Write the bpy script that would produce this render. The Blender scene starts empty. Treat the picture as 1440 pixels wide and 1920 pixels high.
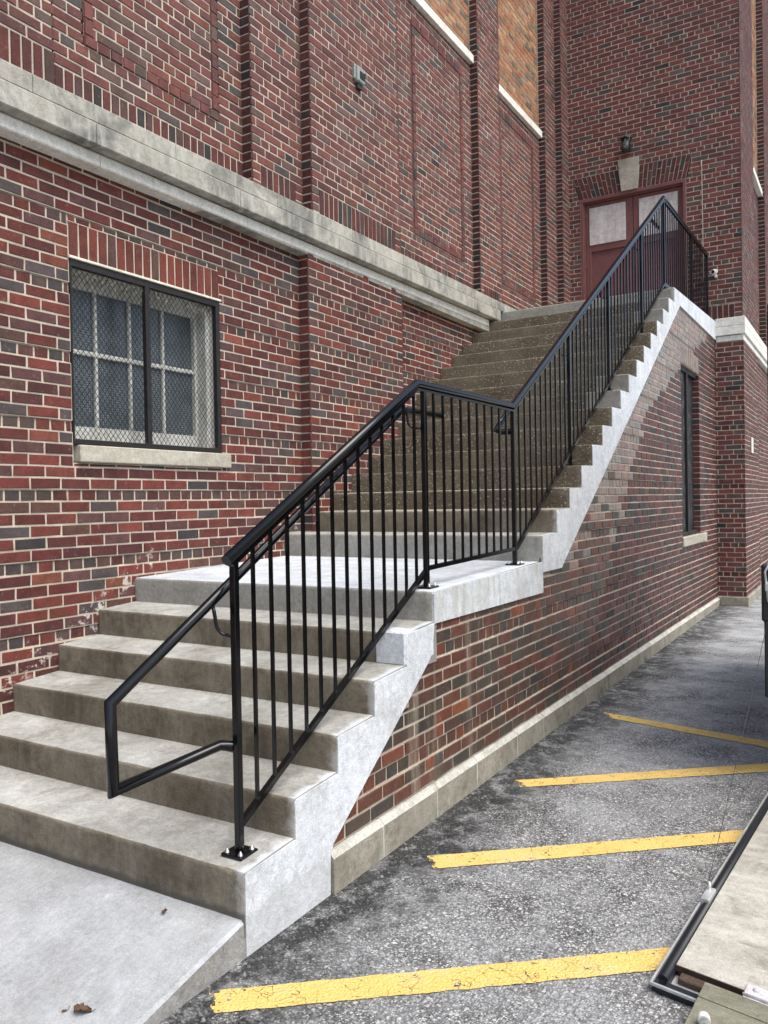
import bpy, math, random
from mathutils import Vector, Matrix, noise
from mathutils.geometry import tessellate_polygon
R = random.Random(7)
scene = bpy.context.scene
COL = scene.collection
rad = math.radians

# ------------------------------------------------------------------ mesh collector
class MB:
    def __init__(s):
        s.v=[]; s.f=[]; s.m=[]; s.c=[]; s.r=[]; s.sm=[]
    def face(s, pts, mi=0, col=(1,1,1), ro=.8, sm=False):
        b=len(s.v); s.v+= [tuple(p) for p in pts]
        s.f.append(tuple(range(b,b+len(pts)))); s.m.append(mi); s.c.append(col); s.r.append(ro); s.sm.append(sm)
    def grid(s, rows, mi=0, col=(1,1,1), closed=False, sm=True, ro=.8):
        b=len(s.v); n=len(rows[0])
        for r in rows: s.v+= [tuple(p) for p in r]
        for i in range(len(rows)-1):
            for j in range(n if closed else n-1):
                a=b+i*n+j; a2=b+i*n+(j+1)%n
                s.f.append((a,a2,a2+n,a+n)); s.m.append(mi if not callable(mi) else mi(i,j)); s.c.append(col); s.r.append(ro); s.sm.append(sm)
    def box(s, x0,x1,y0,y1,z0,z1, mi=0, col=(1,1,1), M=None):
        P=[Vector((x,y,z)) for z in (z0,z1) for y in (y0,y1) for x in (x0,x1)]
        if M: P=[M@p for p in P]
        for q in ((0,2,3,1),(4,5,7,6),(0,1,5,4),(2,6,7,3),(0,4,6,2),(1,3,7,5)):
            s.face([P[i] for i in q],mi,col)
    def bbox(s, x0,x1,y0,y1,z0,z1,b=.004,mi=0,col=(1,1,1),M=None):
        """box with chamfered edges"""
        X=(x0,x1);Y=(y0,y1);Z=(z0,z1)
        def P(i,j,k,ax):
            p=[X[i],Y[j],Z[k]]; d=[b if t==0 else -b for t in (i,j,k)]
            for a in range(3):
                if a!=ax: p[a]+=d[a]
            p=Vector(p)
            return M@p if M else p
        for ax in range(3):
            o=[a for a in range(3) if a!=ax]
            for t in (0,1):
                q=[]
                for (u,w) in ((0,0),(1,0),(1,1),(0,1)):
                    idx=[0,0,0]; idx[ax]=t; idx[o[0]]=u; idx[o[1]]=w
                    q.append(P(*idx,ax))
                if (t==0)==(ax!=1): q.reverse()
                s.face(q,mi,col)
        for ax in range(3):
            o=[a for a in range(3) if a!=ax]
            for u in (0,1):
                for w in (0,1):
                    q=[]
                    for (t,a) in ((0,o[0]),(1,o[0]),(1,o[1]),(0,o[1])):
                        idx=[0,0,0]; idx[ax]=t; idx[o[0]]=u; idx[o[1]]=w
                        q.append(P(*idx,a))
                    s.face(q,mi,col)
        for i in (0,1):
            for j in (0,1):
                for k in (0,1):
                    s.face([P(i,j,k,0),P(i,j,k,1),P(i,j,k,2)],mi,col)
    def sweep(s, pts, r, n=12, mi=0, sq=False, caps=True, rx=None, col=(1,1,1)):
        pts=[Vector(p) for p in pts]; rows=[]
        for i,p in enumerate(pts):
            d0=(p-pts[i-1]).normalized() if i>0 else None
            d1=(pts[i+1]-p).normalized() if i<len(pts)-1 else None
            if d0 is None: d0=d1
            if d1 is None: d1=d0
            t=(d0+d1).normalized()
            k=1/max(.35,t.dot(d0))
            # frame from d0 then project on the mitre plane
            ref=Vector((0,0,1)) if abs(d0.z)<.95 else Vector((1,0,0))
            if i>0 and abs((pts[i]-pts[i-1]).normalized().z)>=.95: ref=Vector((1,0,0))
            a=d0.cross(ref).normalized(); b=a.cross(d0).normalized()
            ring=[]
            for j in range(n):
                th=2*math.pi*(j+(.5 if sq else 0))/n
                rr=r*(math.sqrt(2) if sq else 1)
                off=a*math.cos(th)*rr*(rx or 1)+b*math.sin(th)*rr
                off=off-d0*(off.dot(t)/max(.2,d0.dot(t)))
                ring.append(p+off)
            rows.append(ring)
        # re-order rings so that neighbours match
        for i in range(1,len(rows)):
            best=min(((sum((rows[i-1][j]-pts[i-1]-(rows[i][(sg*j+o)%n]-pts[i])).length for j in range(n)),o,sg) for o in range(n) for sg in (1,-1)))
            rows[i]=[rows[i][(best[2]*j+best[1])%n] for j in range(n)]
        s.grid(rows,mi,col,closed=True,sm=not sq)
        if caps:
            s.face(rows[0][::-1],mi,col); s.face(rows[-1],mi,col)
    def lathe(s, prof, o, ax=Vector((0,0,1)), n=16, mi=0, col=(1,1,1)):
        ax=Vector(ax).normalized(); ref=Vector((1,0,0)) if abs(ax.x)<.9 else Vector((0,1,0))
        a=ax.cross(ref).normalized(); b=ax.cross(a); o=Vector(o)
        rows=[[o+ax*z+(a*math.cos(2*math.pi*j/n)+b*math.sin(2*math.pi*j/n))*r for j in range(n)] for r,z in prof]
        s.grid(rows,mi,col,closed=True)
        s.face(rows[0],mi,col); s.face(rows[-1],mi,col)
    def prism(s, poly, x0, x1, xf=None, mi=0, mi_side=None, col=(1,1,1)):
        """polygon in (y,z) extruded in x; xf(y,z,x) -> point"""
        xf=xf or (lambda y,z,x:(x,y,z))
        tri=tessellate_polygon([[Vector((y,z,0)) for y,z in poly]])
        for x in (x0,x1):
            for t in tri: s.face([xf(poly[i][0],poly[i][1],x) for i in t],mi,col)
        for i in range(len(poly)):
            a=poly[i]; b=poly[(i+1)%len(poly)]
            s.face([xf(*a,x0),xf(*b,x0),xf(*b,x1),xf(*a,x1)],mi if mi_side is None else mi_side,col)
    def build(s, name, mats, parent=None, recalc=True):
        me=bpy.data.meshes.new(name)
        me.from_pydata(s.v,[],s.f)
        for m in (mats if isinstance(mats,(list,tuple)) else [mats]): me.materials.append(m)
        me.polygons.foreach_set('material_index',s.m)
        me.polygons.foreach_set('use_smooth',s.sm)
        a=me.attributes.new('bcol','FLOAT_VECTOR','FACE'); a.data.foreach_set('vector',[x for c in s.c for x in c])
        a=me.attributes.new('brough','FLOAT','FACE'); a.data.foreach_set('value',s.r)
        if recalc:
            import bmesh
            bm=bmesh.new(); bm.from_mesh(me)
            bmesh.ops.remove_doubles(bm,verts=bm.verts,dist=1e-5)
            bmesh.ops.recalc_face_normals(bm,faces=bm.faces)
            bm.to_mesh(me); bm.free()
        me.update()
        o=bpy.data.objects.new(name,me); COL.objects.link(o)
        if parent: o.parent=parent
        return o

def empty(name, label=None, cat=None, group=None, loc=(0,0,0)):
    o=bpy.data.objects.new(name,None); COL.objects.link(o); o.location=loc
    o.empty_display_size=.2
    if label: tag(o,label,cat,group)
    return o
def tag(o,label,cat,group=None,kind=None):
    o['label']=label; o['category']=cat
    if group: o['group']=group
    if kind: o['kind']=kind
    return o
def world(r):
    m=Matrix.Translation(r.location)
    return world(r.parent)@r.matrix_parent_inverse@m if r.parent else m
def part(mb,name,mats,root,label=None,recalc=True):
    """part built in world coordinates, parented to a root that may stand elsewhere"""
    o=mb.build(name,mats,None,recalc)
    if root:
        o.parent=root
        o.matrix_parent_inverse=world(root).inverted()
    if label: o['label']=label
    return o

# ------------------------------------------------------------------ materials
class NT:
    def __init__(s,name):
        s.mat=bpy.data.materials.new(name); s.mat.use_nodes=True
        s.t=s.mat.node_tree; s.t.nodes.clear()
        s.out=s.n('ShaderNodeOutputMaterial'); s.bs=s.n('ShaderNodeBsdfPrincipled')
        s.l(s.bs.outputs[0],s.out.inputs[0])
        s.pos=s.n('ShaderNodeNewGeometry').outputs['Position']
    def n(s,t,**k):
        x=s.t.nodes.new(t)
        for a,b in k.items(): setattr(x,a,b)
        return x
    def l(s,a,b): s.t.links.new(a,b)
    def set(s,inp,v):
        if isinstance(v,bpy.types.NodeSocket): s.l(v,inp)
        elif isinstance(v,(tuple,list)) and len(v)==3 and inp.type=='RGBA': inp.default_value=(*v,1)
        else: inp.default_value=v
    def math(s,op,a,b=0,c=0,clamp=False):
        x=s.n('ShaderNodeMath',operation=op,use_clamp=clamp)
        for i,v in enumerate((a,b,c)): s.set(x.inputs[i],v)
        return x.outputs[0]
    def noise(s,scale,detail=3,rough=.55,vec=None,stretch=None,seed=0,dist=0):
        v=vec or s.pos
        if stretch or seed:
            mp=s.n('ShaderNodeMapping'); s.l(v,mp.inputs[0])
            mp.inputs[3].default_value=stretch or (1,1,1); mp.inputs[1].default_value=(seed*3.17,seed*1.31,seed*2.3); v=mp.outputs[0]
        x=s.n('ShaderNodeTexNoise'); s.l(v,x.inputs['Vector'])
        x.inputs['Scale'].default_value=scale; x.inputs['Detail'].default_value=detail; x.inputs['Roughness'].default_value=rough; x.inputs['Distortion'].default_value=dist
        return x.outputs['Fac']
    def voro(s,scale,feature='F1',out='Distance',rnd=1):
        x=s.n('ShaderNodeTexVoronoi',feature=feature); s.l(s.pos,x.inputs['Vector']); x.inputs['Scale'].default_value=scale; x.inputs['Randomness'].default_value=rnd
        return x.outputs[out]
    def ramp(s,f,stops,interp='LINEAR'):
        x=s.n('ShaderNodeValToRGB'); s.l(f,x.inputs[0]); x.color_ramp.interpolation=interp
        e=x.color_ramp.elements
        while len(e)<len(stops): e.new(.5)
        for i,(p,c) in enumerate(stops):
            e[i].position=p; e[i].color=(*c,1) if isinstance(c,(tuple,list)) else (c,c,c,1)
        return x.outputs[0]
    def step(s,f,a,b): return s.ramp(f,[(a,0.),(b,1.)])
    def mix(s,f,a,b,mode='MIX'):
        x=s.n('ShaderNodeMix',data_type='RGBA',blend_type=mode)
        s.set(x.inputs[0],f); s.set(x.inputs[6],a); s.set(x.inputs[7],b)
        return x.outputs[2]
    def scale(s,c,f):
        return s.mix(1.,c,f,'MULTIPLY')
    def attr(s,name):
        return s.n('ShaderNodeAttribute',attribute_name=name)
    def sep(s,i):
        x=s.n('ShaderNodeSeparateXYZ'); s.l(s.pos,x.inputs[0]); return x.outputs[i]
    def bump(s,h,strength=.4,dist=.01):
        x=s.n('ShaderNodeBump'); s.l(h,x.inputs['Height']); x.inputs['Strength'].default_value=strength; x.inputs['Distance'].default_value=dist
        s.l(x.outputs[0],s.bs.inputs['Normal'])
    def fin(s,col=None,rough=None,metal=None,spec=None):
        if col is not None: s.set(s.bs.inputs['Base Color'],col)
        if rough is not None: s.set(s.bs.inputs['Roughness'],rough)
        if metal is not None: s.set(s.bs.inputs['Metallic'],metal)
        if spec is not None: s.set(s.bs.inputs['Specular IOR Level'],spec)
        return s.mat
def g(v): return (v,v,v)

def m_brick(name,bump=.35,eff=0.,runs=0.):
    m=NT(name)
    c=m.attr('bcol').outputs['Color']
    v1=m.ramp(m.noise(9,4,.6),[(.3,.72),(.7,1.24)])
    v2=m.ramp(m.noise(75,5,.7,stretch=(1,1,1.8)),[(.28,.62),(.5,1.),(.75,1.32)])
    c=m.scale(m.scale(c,v1),v2)
    dark=m.step(m.noise(160,2,.5,seed=2),.66,.72)
    c=m.mix(m.math('MULTIPLY',dark,.55),c,(.02,.014,.014))
    hz=m.math('MULTIPLY',m.step(m.noise(38,4,.65,seed=5),.60,.74),.30)
    c=m.mix(hz,c,(.36,.30,.27))
    if eff:
        # lime blooms and old paint splashes low on the wall
        e=m.math('MULTIPLY',m.step(m.noise(4.2,3,.6,seed=3),.68,.71),m.step(m.noise(60,3,.7,seed=4),.40,.6))
        z=m.ramp(m.math('MULTIPLY',m.sep(2),.25),[(.40,1.),(.47,0.)])
        c=m.mix(m.math('MULTIPLY',m.math('MULTIPLY',e,z),eff),c,(.6,.55,.52))
    if eff:
        # mortar smeared where the steps were let into the wall
        dz=m.math('ABSOLUTE',m.math('SUBTRACT',m.sep(2),m.math('ADD',m.math('MULTIPLY',m.sep(1),.577),.205)))
        k=m.math('MULTIPLY',m.ramp(m.math('MULTIPLY',dz,8.),[(.25,1.),(.75,0.)]),m.step(m.noise(11,5,.7,seed=21),.55,.60))
        k=m.math('MULTIPLY',k,m.math('LESS_THAN',m.sep(1),1.7))
        c=m.mix(m.math('MULTIPLY',k,.85),c,(.58,.54,.49))
    if runs:
        # pale lime runs under the landing slab
        k=m.step(m.noise(5,4,.6,stretch=(1,1.6,.10),seed=23),.56,.66)
        k=m.math('MULTIPLY',k,m.ramp(m.math('MULTIPLY',m.sep(1),.2),[(.26,1.),(.62,0.)]))
        c=m.mix(m.math('MULTIPLY',k,runs),c,(.34,.29,.23))
    m.bump(m.math('ADD',m.noise(150,4,.7),m.math('MULTIPLY',m.noise(35,3,.6,seed=1),1.5)),bump,.006)
    return m.fin(c,m.attr('brough').outputs['Fac'],0,.4)
def m_mortar(name,c=(.56,.475,.385)):
    m=NT(name)
    k=m.scale(m.scale(c,m.ramp(m.noise(6,4,.6),[(.3,.74),(.7,1.14)])),m.ramp(m.noise(120,3,.7),[(.3,.75),(.7,1.15)]))
    m.bump(m.noise(200,3,.7),.5,.004)
    return m.fin(k,.92,0,.2)
def m_conc(name,a,b,sc=2.5,pits=.3,bump=.25,stain=None,stretch=None,streak=None,rough=.85,grain=.16,foot=None,broom=False,edge=0):
    m=NT(name)
    c=m.mix(m.step(m.noise(sc,6,.65,stretch=stretch,dist=.4),.34,.66),a,b)
    c=m.scale(c,m.ramp(m.noise(sc*7,4,.65,seed=1),[(.3,.86),(.7,1.13)]))
    c=m.scale(c,m.ramp(m.noise(150,3,.7,seed=2),[(.28,1-grain*1.5),(.72,1+grain*1.5)]))
    c=m.scale(c,m.ramp(m.noise(42,5,.75,seed=14),[(.3,1-grain),(.7,1+grain)]))
    if stain:
        f=m.math('MULTIPLY',m.step(m.noise(stain[1],5,.7,seed=6,dist=.6),stain[2],stain[2]+.14),stain[3])
        c=m.mix(f,c,stain[0])
    if streak:
        f=m.math('MULTIPLY',m.step(m.noise(streak[1],4,.6,stretch=streak[3],seed=8),.5,.68),streak[2])
        c=m.mix(f,c,streak[0])
    if edge:
        ex_=m.math('SUBTRACT',m.math('SUBTRACT',m.math('ADD',m.math('MULTIPLY',m.sep(1),.0085),2.2705),m.sep(0)),m.math('MULTIPLY',m.math('SUBTRACT',m.noise(9,5,.7,seed=13),.45),.22))
        c=m.mix(m.math('MULTIPLY',m.ramp(ex_,[(.0,1.),(.03,0.)]),edge),c,(.50,.52,.54))
    if foot:
        f=m.ramp(m.math('ADD',m.math('MULTIPLY',m.sep(2),8.),m.math('MULTIPLY',m.math('SUBTRACT',m.noise(5,6,.75,seed=11),.5),foot[2])),[(.14,foot[1]),(.30,0.)])
        c=m.mix(f,c,foot[0])
    if broom:
        bm_=m.noise(60,3,.7,stretch=(.9,.06,1),seed=12); c=m.scale(c,m.ramp(bm_,[(.3,.93),(.7,1.06)]))
    if pits:
        p=m.step(m.noise(70,2,.5,seed=9),.70,.74)
        c=m.mix(m.math('MULTIPLY',p,pits),c,tuple(x*.35 for x in b))
    m.bump(m.math('ADD',m.noise(180,3,.7),m.math('MULTIPLY',m.noise(28,4,.6,seed=3),2.)),bump,.006)
    return m.fin(c,rough,0,.3)
def m_plain(name,c,rough=.5,metal=0,var=.12,sc=20,bump=0,spec=.5):
    m=NT(name)
    k=m.scale(c,m.ramp(m.noise(sc,4,.6),[(.3,1-var),(.7,1+var)]))
    if bump: m.bump(m.noise(sc*4,3,.6),bump,.004)
    return m.fin(k,rough,metal,spec)

M_BRICK=m_brick('brick_old',eff=.75); M_BRICKU=m_brick('brick_upper'); M_BRICKF=m_brick('brick_flank',runs=.45); M_MORT=m_mortar('mortar',(.56,.485,.39)); M_MORTF=m_mortar('mortar_flank',(.50,.43,.35))
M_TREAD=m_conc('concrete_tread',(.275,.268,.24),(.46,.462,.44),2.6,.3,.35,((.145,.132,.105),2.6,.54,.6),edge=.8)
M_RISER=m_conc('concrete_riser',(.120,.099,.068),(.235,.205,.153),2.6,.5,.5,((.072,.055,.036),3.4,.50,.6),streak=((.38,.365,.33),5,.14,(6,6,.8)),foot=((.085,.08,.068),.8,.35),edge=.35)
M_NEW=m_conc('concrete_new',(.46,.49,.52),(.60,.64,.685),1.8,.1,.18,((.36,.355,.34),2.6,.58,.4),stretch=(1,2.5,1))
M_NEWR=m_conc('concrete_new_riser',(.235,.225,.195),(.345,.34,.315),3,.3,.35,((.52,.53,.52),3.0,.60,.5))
M_FASC=m_conc('concrete_fascia',(.47,.48,.47),(.62,.66,.70),2.2,.05,.16,None,streak=((.36,.34,.29),6,.6,(1.6,3.2,.35)))
M_WHITE=m_conc('render_white',(.53,.555,.58),(.70,.73,.77),2.6,.25,.5,((.35,.355,.34),2.6,.54,.5),streak=((.74,.77,.80),4,.35,(2,2,.5)),foot=((.36,.355,.33),.35,2.6))
M_SLAB=m_conc('concrete_slab',(.31,.32,.325),(.42,.435,.45),.9,.25,.25,((.52,.55,.585),1.3,.52,.45),streak=((.31,.31,.31),9,.22,(.6,5,1)),grain=.14,broom=True)
M_SLABE=m_conc('slab_edge',(.19,.185,.17),(.33,.325,.31),5,.5,.6,((.42,.42,.41),6,.55,.5))
M_STONE=m_conc('limestone_stained',(.29,.28,.24),(.49,.47,.405),2.6,.15,.5,((.115,.12,.11),1.5,.46,.75),streak=((.52,.51,.45),6,.65,(2.2,2.2,.5)))
M_STONEC=m_conc('limestone_clean',(.66,.64,.57),(.82,.80,.73),2.0,.1,.25,((.34,.30,.24),3,.66,.5))
M_SILL=m_conc('limestone_sill',(.36,.33,.265),(.50,.47,.39),2.4,.2,.4,((.22,.2,.16),4,.58,.5),stretch=(1,.5,2.5))
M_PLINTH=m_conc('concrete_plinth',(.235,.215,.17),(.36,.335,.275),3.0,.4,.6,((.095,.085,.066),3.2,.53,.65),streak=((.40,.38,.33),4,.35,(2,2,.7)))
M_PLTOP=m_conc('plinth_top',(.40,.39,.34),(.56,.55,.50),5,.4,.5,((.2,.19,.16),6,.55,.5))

def m_aggr():
    m=NT('concrete_aggregate')
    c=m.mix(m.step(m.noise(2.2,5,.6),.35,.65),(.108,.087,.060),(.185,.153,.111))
    c=m.scale(c,m.ramp(m.noise(90,4,.7),[(.3,.6),(.7,1.4)]))
    v=m.voro(62,'F1','Color'); d=m.voro(62)
    x=m.n('ShaderNodeSeparateColor'); m.l(v,x.inputs[0])
    st=m.math('MULTIPLY',m.step(x.outputs[0],.66,.68),m.math('LESS_THAN',d,.40))
    c=m.mix(st,c,m.mix(x.outputs[1],(.10,.07,.045),(.46,.41,.33)))
    lim=m.math('MULTIPLY',m.step(m.noise(7,4,.7,seed=4,stretch=(1,1,2.2)),.62,.72),.45)
    c=m.mix(lim,c,(.38,.36,.31))
    m.bump(m.math('SUBTRACT',m.math('MULTIPLY',m.noise(110,4,.7),1.4),d),.7,.008)
    return m.fin(c,.85,0,.3)
M_AGG=m_aggr()
M_AGGT=m_conc('aggregate_tread',(.26,.235,.185),(.40,.375,.31),4,.4,.5,((.14,.12,.09),5,.55,.5))

def m_asphalt():
    m=NT('asphalt_chips')
    def stones(sc,seed):
        v=m.n('ShaderNodeTexVoronoi'); mp=m.n('ShaderNodeMapping'); m.l(m.pos,mp.inputs[0]); mp.inputs[1].default_value=(seed,seed*2,0)
        m.l(mp.outputs[0],v.inputs['Vector']); v.inputs['Scale'].default_value=sc
        s=m.n('ShaderNodeSeparateColor'); m.l(v.outputs['Color'],s.inputs[0])
        return v.outputs['Distance'],s
    d1,s1=stones(58,0); d2,s2=stones(120,3.3)
    base=m.mix(m.noise(150,3,.7),(.038,.038,.038),(.125,.125,.124))
    small=m.ramp(s2.outputs[0],[(.0,(.03,.03,.031)),(.34,(.16,.16,.158)),(.66,(.33,.33,.325)),(1,(.60,.60,.585))])
    c=m.mix(m.math('LESS_THAN',d2,.50),base,small)
    big=m.ramp(s1.outputs[0],[(0,(.04,.04,.042)),(.35,(.13,.13,.13)),(.7,(.28,.28,.275)),(1,(.62,.61,.58))])
    c=m.mix(m.math('MULTIPLY',m.math('LESS_THAN',d1,.42),m.step(s1.outputs[1],.42,.44)),c,big)
    # pale worn and dusty patches, dark damp tar along the wall foot
    dust=m.math('MULTIPLY',m.step(m.noise(1.5,6,.75,dist=.6),.42,.60),m.ramp(m.noise(42,4,.75,seed=3),[(.38,.25),(.62,1.)]))
    c=m.mix(m.math('MULTIPLY',dust,.70),c,(.42,.425,.43))
    far=m.math('MULTIPLY',m.step(m.noise(2.0,5,.7,seed=7,stretch=(1,1.2,1)),.40,.62),m.ramp(m.math('MULTIPLY',m.sep(1),.1),[(.15,0.),(.5,.8)]))
    c=m.mix(far,c,(.44,.45,.465))
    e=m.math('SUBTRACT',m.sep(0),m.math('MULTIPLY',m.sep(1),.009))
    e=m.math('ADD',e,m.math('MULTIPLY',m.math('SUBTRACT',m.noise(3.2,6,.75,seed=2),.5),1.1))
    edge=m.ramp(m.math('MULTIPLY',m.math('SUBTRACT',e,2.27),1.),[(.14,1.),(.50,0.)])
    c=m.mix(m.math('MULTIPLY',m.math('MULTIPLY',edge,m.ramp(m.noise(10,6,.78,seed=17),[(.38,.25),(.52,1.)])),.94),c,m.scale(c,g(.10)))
    m.bump(m.math('ADD',m.math('MULTIPLY',d1,-1.2),m.math('MULTIPLY',d2,-.7)),.8,.008)
    return m.fin(c,.86,0,.35)
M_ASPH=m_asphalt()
def m_yellow():
    m=NT('yellow_paint')
    c=m.mix(m.noise(7,5,.6),(.70,.46,.115),(.79,.56,.20))
    c=m.mix(m.math('MULTIPLY',m.step(m.noise(3,4,.7,seed=4),.56,.7),.6),c,(.66,.52,.30))
    c=m.scale(c,m.ramp(m.noise(120,3,.7),[(.3,.8),(.7,1.12)]))
    d=m.voro(95)
    m.bump(m.math('MULTIPLY',d,-1.),.7,.006)
    m.fin(c,.7,0,.35)
    cr=m.n('ShaderNodeTexVoronoi',feature='DISTANCE_TO_EDGE')
    wv=m.n('ShaderNodeVectorMath',operation='ADD'); m.l(m.pos,wv.inputs[0])
    nz=m.n('ShaderNodeTexNoise'); m.l(m.pos,nz.inputs['Vector']); nz.inputs['Scale'].default_value=14
    sc=m.n('ShaderNodeVectorMath',operation='SCALE'); m.l(nz.outputs['Color'],sc.inputs[0]); sc.inputs['Scale'].default_value=.08
    m.l(sc.outputs[0],wv.inputs[1]); m.l(wv.outputs[0],cr.inputs['Vector']); cr.inputs['Scale'].default_value=17
    crack=m.math('MULTIPLY',m.math('LESS_THAN',cr.outputs['Distance'],.016),m.step(m.noise(8,3,.6,seed=5),.52,.56))
    chip=m.math('MAXIMUM',m.step(m.noise(30,6,.78,seed=1),.615,.635),m.step(m.noise(90,3,.7,seed=6),.68,.70))
    wear=m.math('MAXIMUM',crack,chip)
    w=m.attr('bcol'); s=m.n('ShaderNodeSeparateColor'); m.l(w.outputs['Color'],s.inputs[0])
    ends=m.math('GREATER_THAN',m.math('ADD',m.noise(26,5,.75,seed=3),s.outputs[0]),1.05)
    wear=m.math('MAXIMUM',wear,ends)
    tr=m.n('ShaderNodeBsdfTransparent'); mx=m.n('ShaderNodeMixShader')
    m.l(wear,mx.inputs[0]); m.l(m.bs.outputs[0],mx.inputs[1]); m.l(tr.outputs[0],mx.inputs[2]); m.l(mx.outputs[0],m.out.inputs[0])
    return m.mat
M_YEL=m_yellow()
M_BLACK=m_plain('black_gloss_paint',(.0035,.0040,.0050),.16,0,.2,30,.03,.42)
M_BLACKM=m_plain('black_rusty_iron',(.016,.013,.013),.6,0,.4,25,.2,.4)
M_WIRE=m_plain('dark_wire',(.008,.008,.009),.7,0,.2,20,0,.2)
M_WOODW=m_conc('white_window_paint',(.46,.455,.415),(.66,.66,.62),9,.25,.3,((.26,.22,.17),11,.60,.7),stretch=(1,1,.4))
M_DOOR=m_plain('maroon_door_paint',(.178,.069,.064),.5,0,.10,6,.05,.4)
M_PLY=m_conc('grey_plywood',(.54,.50,.48),(.70,.66,.63),1.6,.05,.1,((.37,.32,.29),4.5,.52,.75),stretch=(2.2,1,.55),streak=((.44,.38,.34),7,.6,(3.2,1,.35)))
M_BOLT=m_plain('steel_bolt',(.5,.5,.52),.35,.9,.15)
M_METAL=m_plain('dull_aluminium',(.60,.61,.60),.42,.55,.2,14)
M_RUBBER=m_plain('black_rubber',(.012,.014,.018),.45,0,.2,20,.1,.5)
M_RUST=m_conc('rusty_beam',(.05,.035,.027),(.10,.066,.048),9,.3,.4,((.2,.17,.15),14,.6,.6))
M_HINGE=m_conc('worn_white_hinge',(.50,.48,.50),(.66,.64,.66),14,.2,.3,((.12,.06,.05),26,.60,.85))
M_RAMP=m_conc('weathered_ramp_ply',(.29,.27,.225),(.47,.45,.395),2.0,.35,.45,((.17,.15,.115),3.6,.53,.7),stretch=(.45,1.8,1),streak=((.64,.63,.58),4,.4,(.6,3,1)))
M_FLAP=m_conc('green_grey_ply',(.15,.147,.105),(.255,.245,.185),2.2,.2,.3,((.09,.075,.045),3.2,.56,.7),stretch=(.5,2.2,1),streak=((.28,.28,.22),5,.4,(.7,4,1)))
M_FLAPE=m_plain('ply_edge_dark',(.05,.037,.026),.8,0,.3,30)
M_BRONZE=m_plain('weathered_bronze',(.055,.062,.058),.5,.5,.3,30,.15)
M_BOXG=m_plain('grey_green_box',(.30,.34,.31),.5,.2,.2,40)
M_PVC=m_plain('white_plastic',(.72,.70,.66),.4,0,.06)
M_HOLE=m_plain('dark_hole',(.008,.008,.008),.8)
M_CAULK=m_plain('pale_conduit',(.42,.36,.28),.7,0,.2)
M_LEAF=m_plain('dry_leaf',(.10,.055,.028),.8,0,.35,60,.3)
M_PEB=m_plain('loose_gravel',(.17,.17,.165),.9,0,.5,14)
M_STRAW=m_plain('dry_straw',(.46,.43,.36),.9,0,.3,40)
M_TRIM=m_plain('steel_lintel_edge',(.72,.68,.56),.7,0,.2,18)
M_BLKBODY=m_plain('trailer_black',(.012,.012,.014),.35,0,.2)
def m_pane():
    m=NT('pane_wire_cloth')
    y=m.math('FRACT',m.math('MULTIPLY',m.sep(1),62.)); z=m.math('FRACT',m.math('MULTIPLY',m.sep(2),62.))
    w=m.math('MAXIMUM',m.math('LESS_THAN',y,.17),m.math('LESS_THAN',z,.17))
    d=m.noise(4,4,.6)
    c=m.mix(m.math('MULTIPLY',w,m.ramp(m.noise(9,3,.6,seed=2),[(.35,.25),(.65,.8)])),m.mix(d,(.034,.043,.050),(.082,.100,.112)),(.24,.26,.28))
    return m.fin(c,.22,0,.6)
M_PANE=m_pane()
def m_dkscreen():
    m=NT('weathered_dark_screen')
    c=m.mix(m.step(m.noise(16,6,.75,stretch=(1,1,.4)),.50,.66),(.010,.010,.012),(.10,.10,.105))
    c=m.mix(m.step(m.noise(60,4,.7,seed=3,stretch=(1,1,.5)),.66,.70),c,(.33,.33,.33))
    m.bump(m.noise(90,4,.7),.6,.006)
    return m.fin(c,.6,0,.4)
M_DKS=m_dkscreen()
m=NT('clear_plastic'); m.bs.inputs['Transmission Weight'].default_value=.9; m.bs.inputs['IOR'].default_value=1.3
M_CLEAR=m.fin((.9,.93,.95),.08)
m=NT('lantern_glass'); m.bs.inputs['Transmission Weight'].default_value=.7
M_LGLASS=m.fin((.85,.86,.80),.25)

# ------------------------------------------------------------------ brick laying
C=.0721; J=.0122; ST=.216; HD=.108
def pal(cols):
    tot=sum(w for w,_ in cols)
    def f(k=None):
        x=R.random()*tot
        for w,c in cols:
            x-=w
            if x<=0: break
        v=R.uniform(.88,1.13)
        return tuple(max(.004,a*v*t*R.uniform(.95,1.05)) for a,t in zip(c,(.86,.82,.79)))
    return f
P_LOW=pal([(22,(.170,.043,.032)),(22,(.125,.032,.027)),(20,(.088,.027,.026)),(13,(.112,.054,.052)),(7,(.100,.050,.041)),(7,(.085,.069,.071)),(2,(.048,.044,.048)),(3,(.20,.062,.040))])
P_LOWH=pal([(20,(.11,.05,.045)),(18,(.10,.03,.027)),(14,(.085,.06,.055)),(9,(.06,.052,.053)),(8,(.15,.04,.03))])
P_UP=pal([(28,(.185,.064,.055)),(28,(.155,.055,.050)),(18,(.122,.047,.046)),(11,(.150,.088,.080)),(8,(.125,.080,.068)),(5,(.080,.068,.068)),(1.5,(.042,.040,.043)),(4,(.19,.070,.048))])
P_END=pal([(34,(.185,.058,.051)),(26,(.150,.049,.045)),(12,(.125,.047,.045)),(9,(.130,.083,.072)),(7,(.080,.070,.066)),(2,(.038,.038,.040))])
P_NEW=pal([(26,(.100,.056,.042)),(16,(.078,.058,.045)),(30,(.130,.052,.037)),(11,(.070,.062,.052)),(8,(.058,.054,.049)),(10,(.165,.056,.034)),(2,(.23,.075,.036))])
P_NEW_SHEEN=pal([(20,(.28,.22,.19)),(18,(.30,.27,.24)),(18,(.31,.22,.195)),(14,(.25,.245,.235)),(8,(.33,.24,.21))])  # pale version of the new brick, grazing sky sheen painted into the colour
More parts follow.
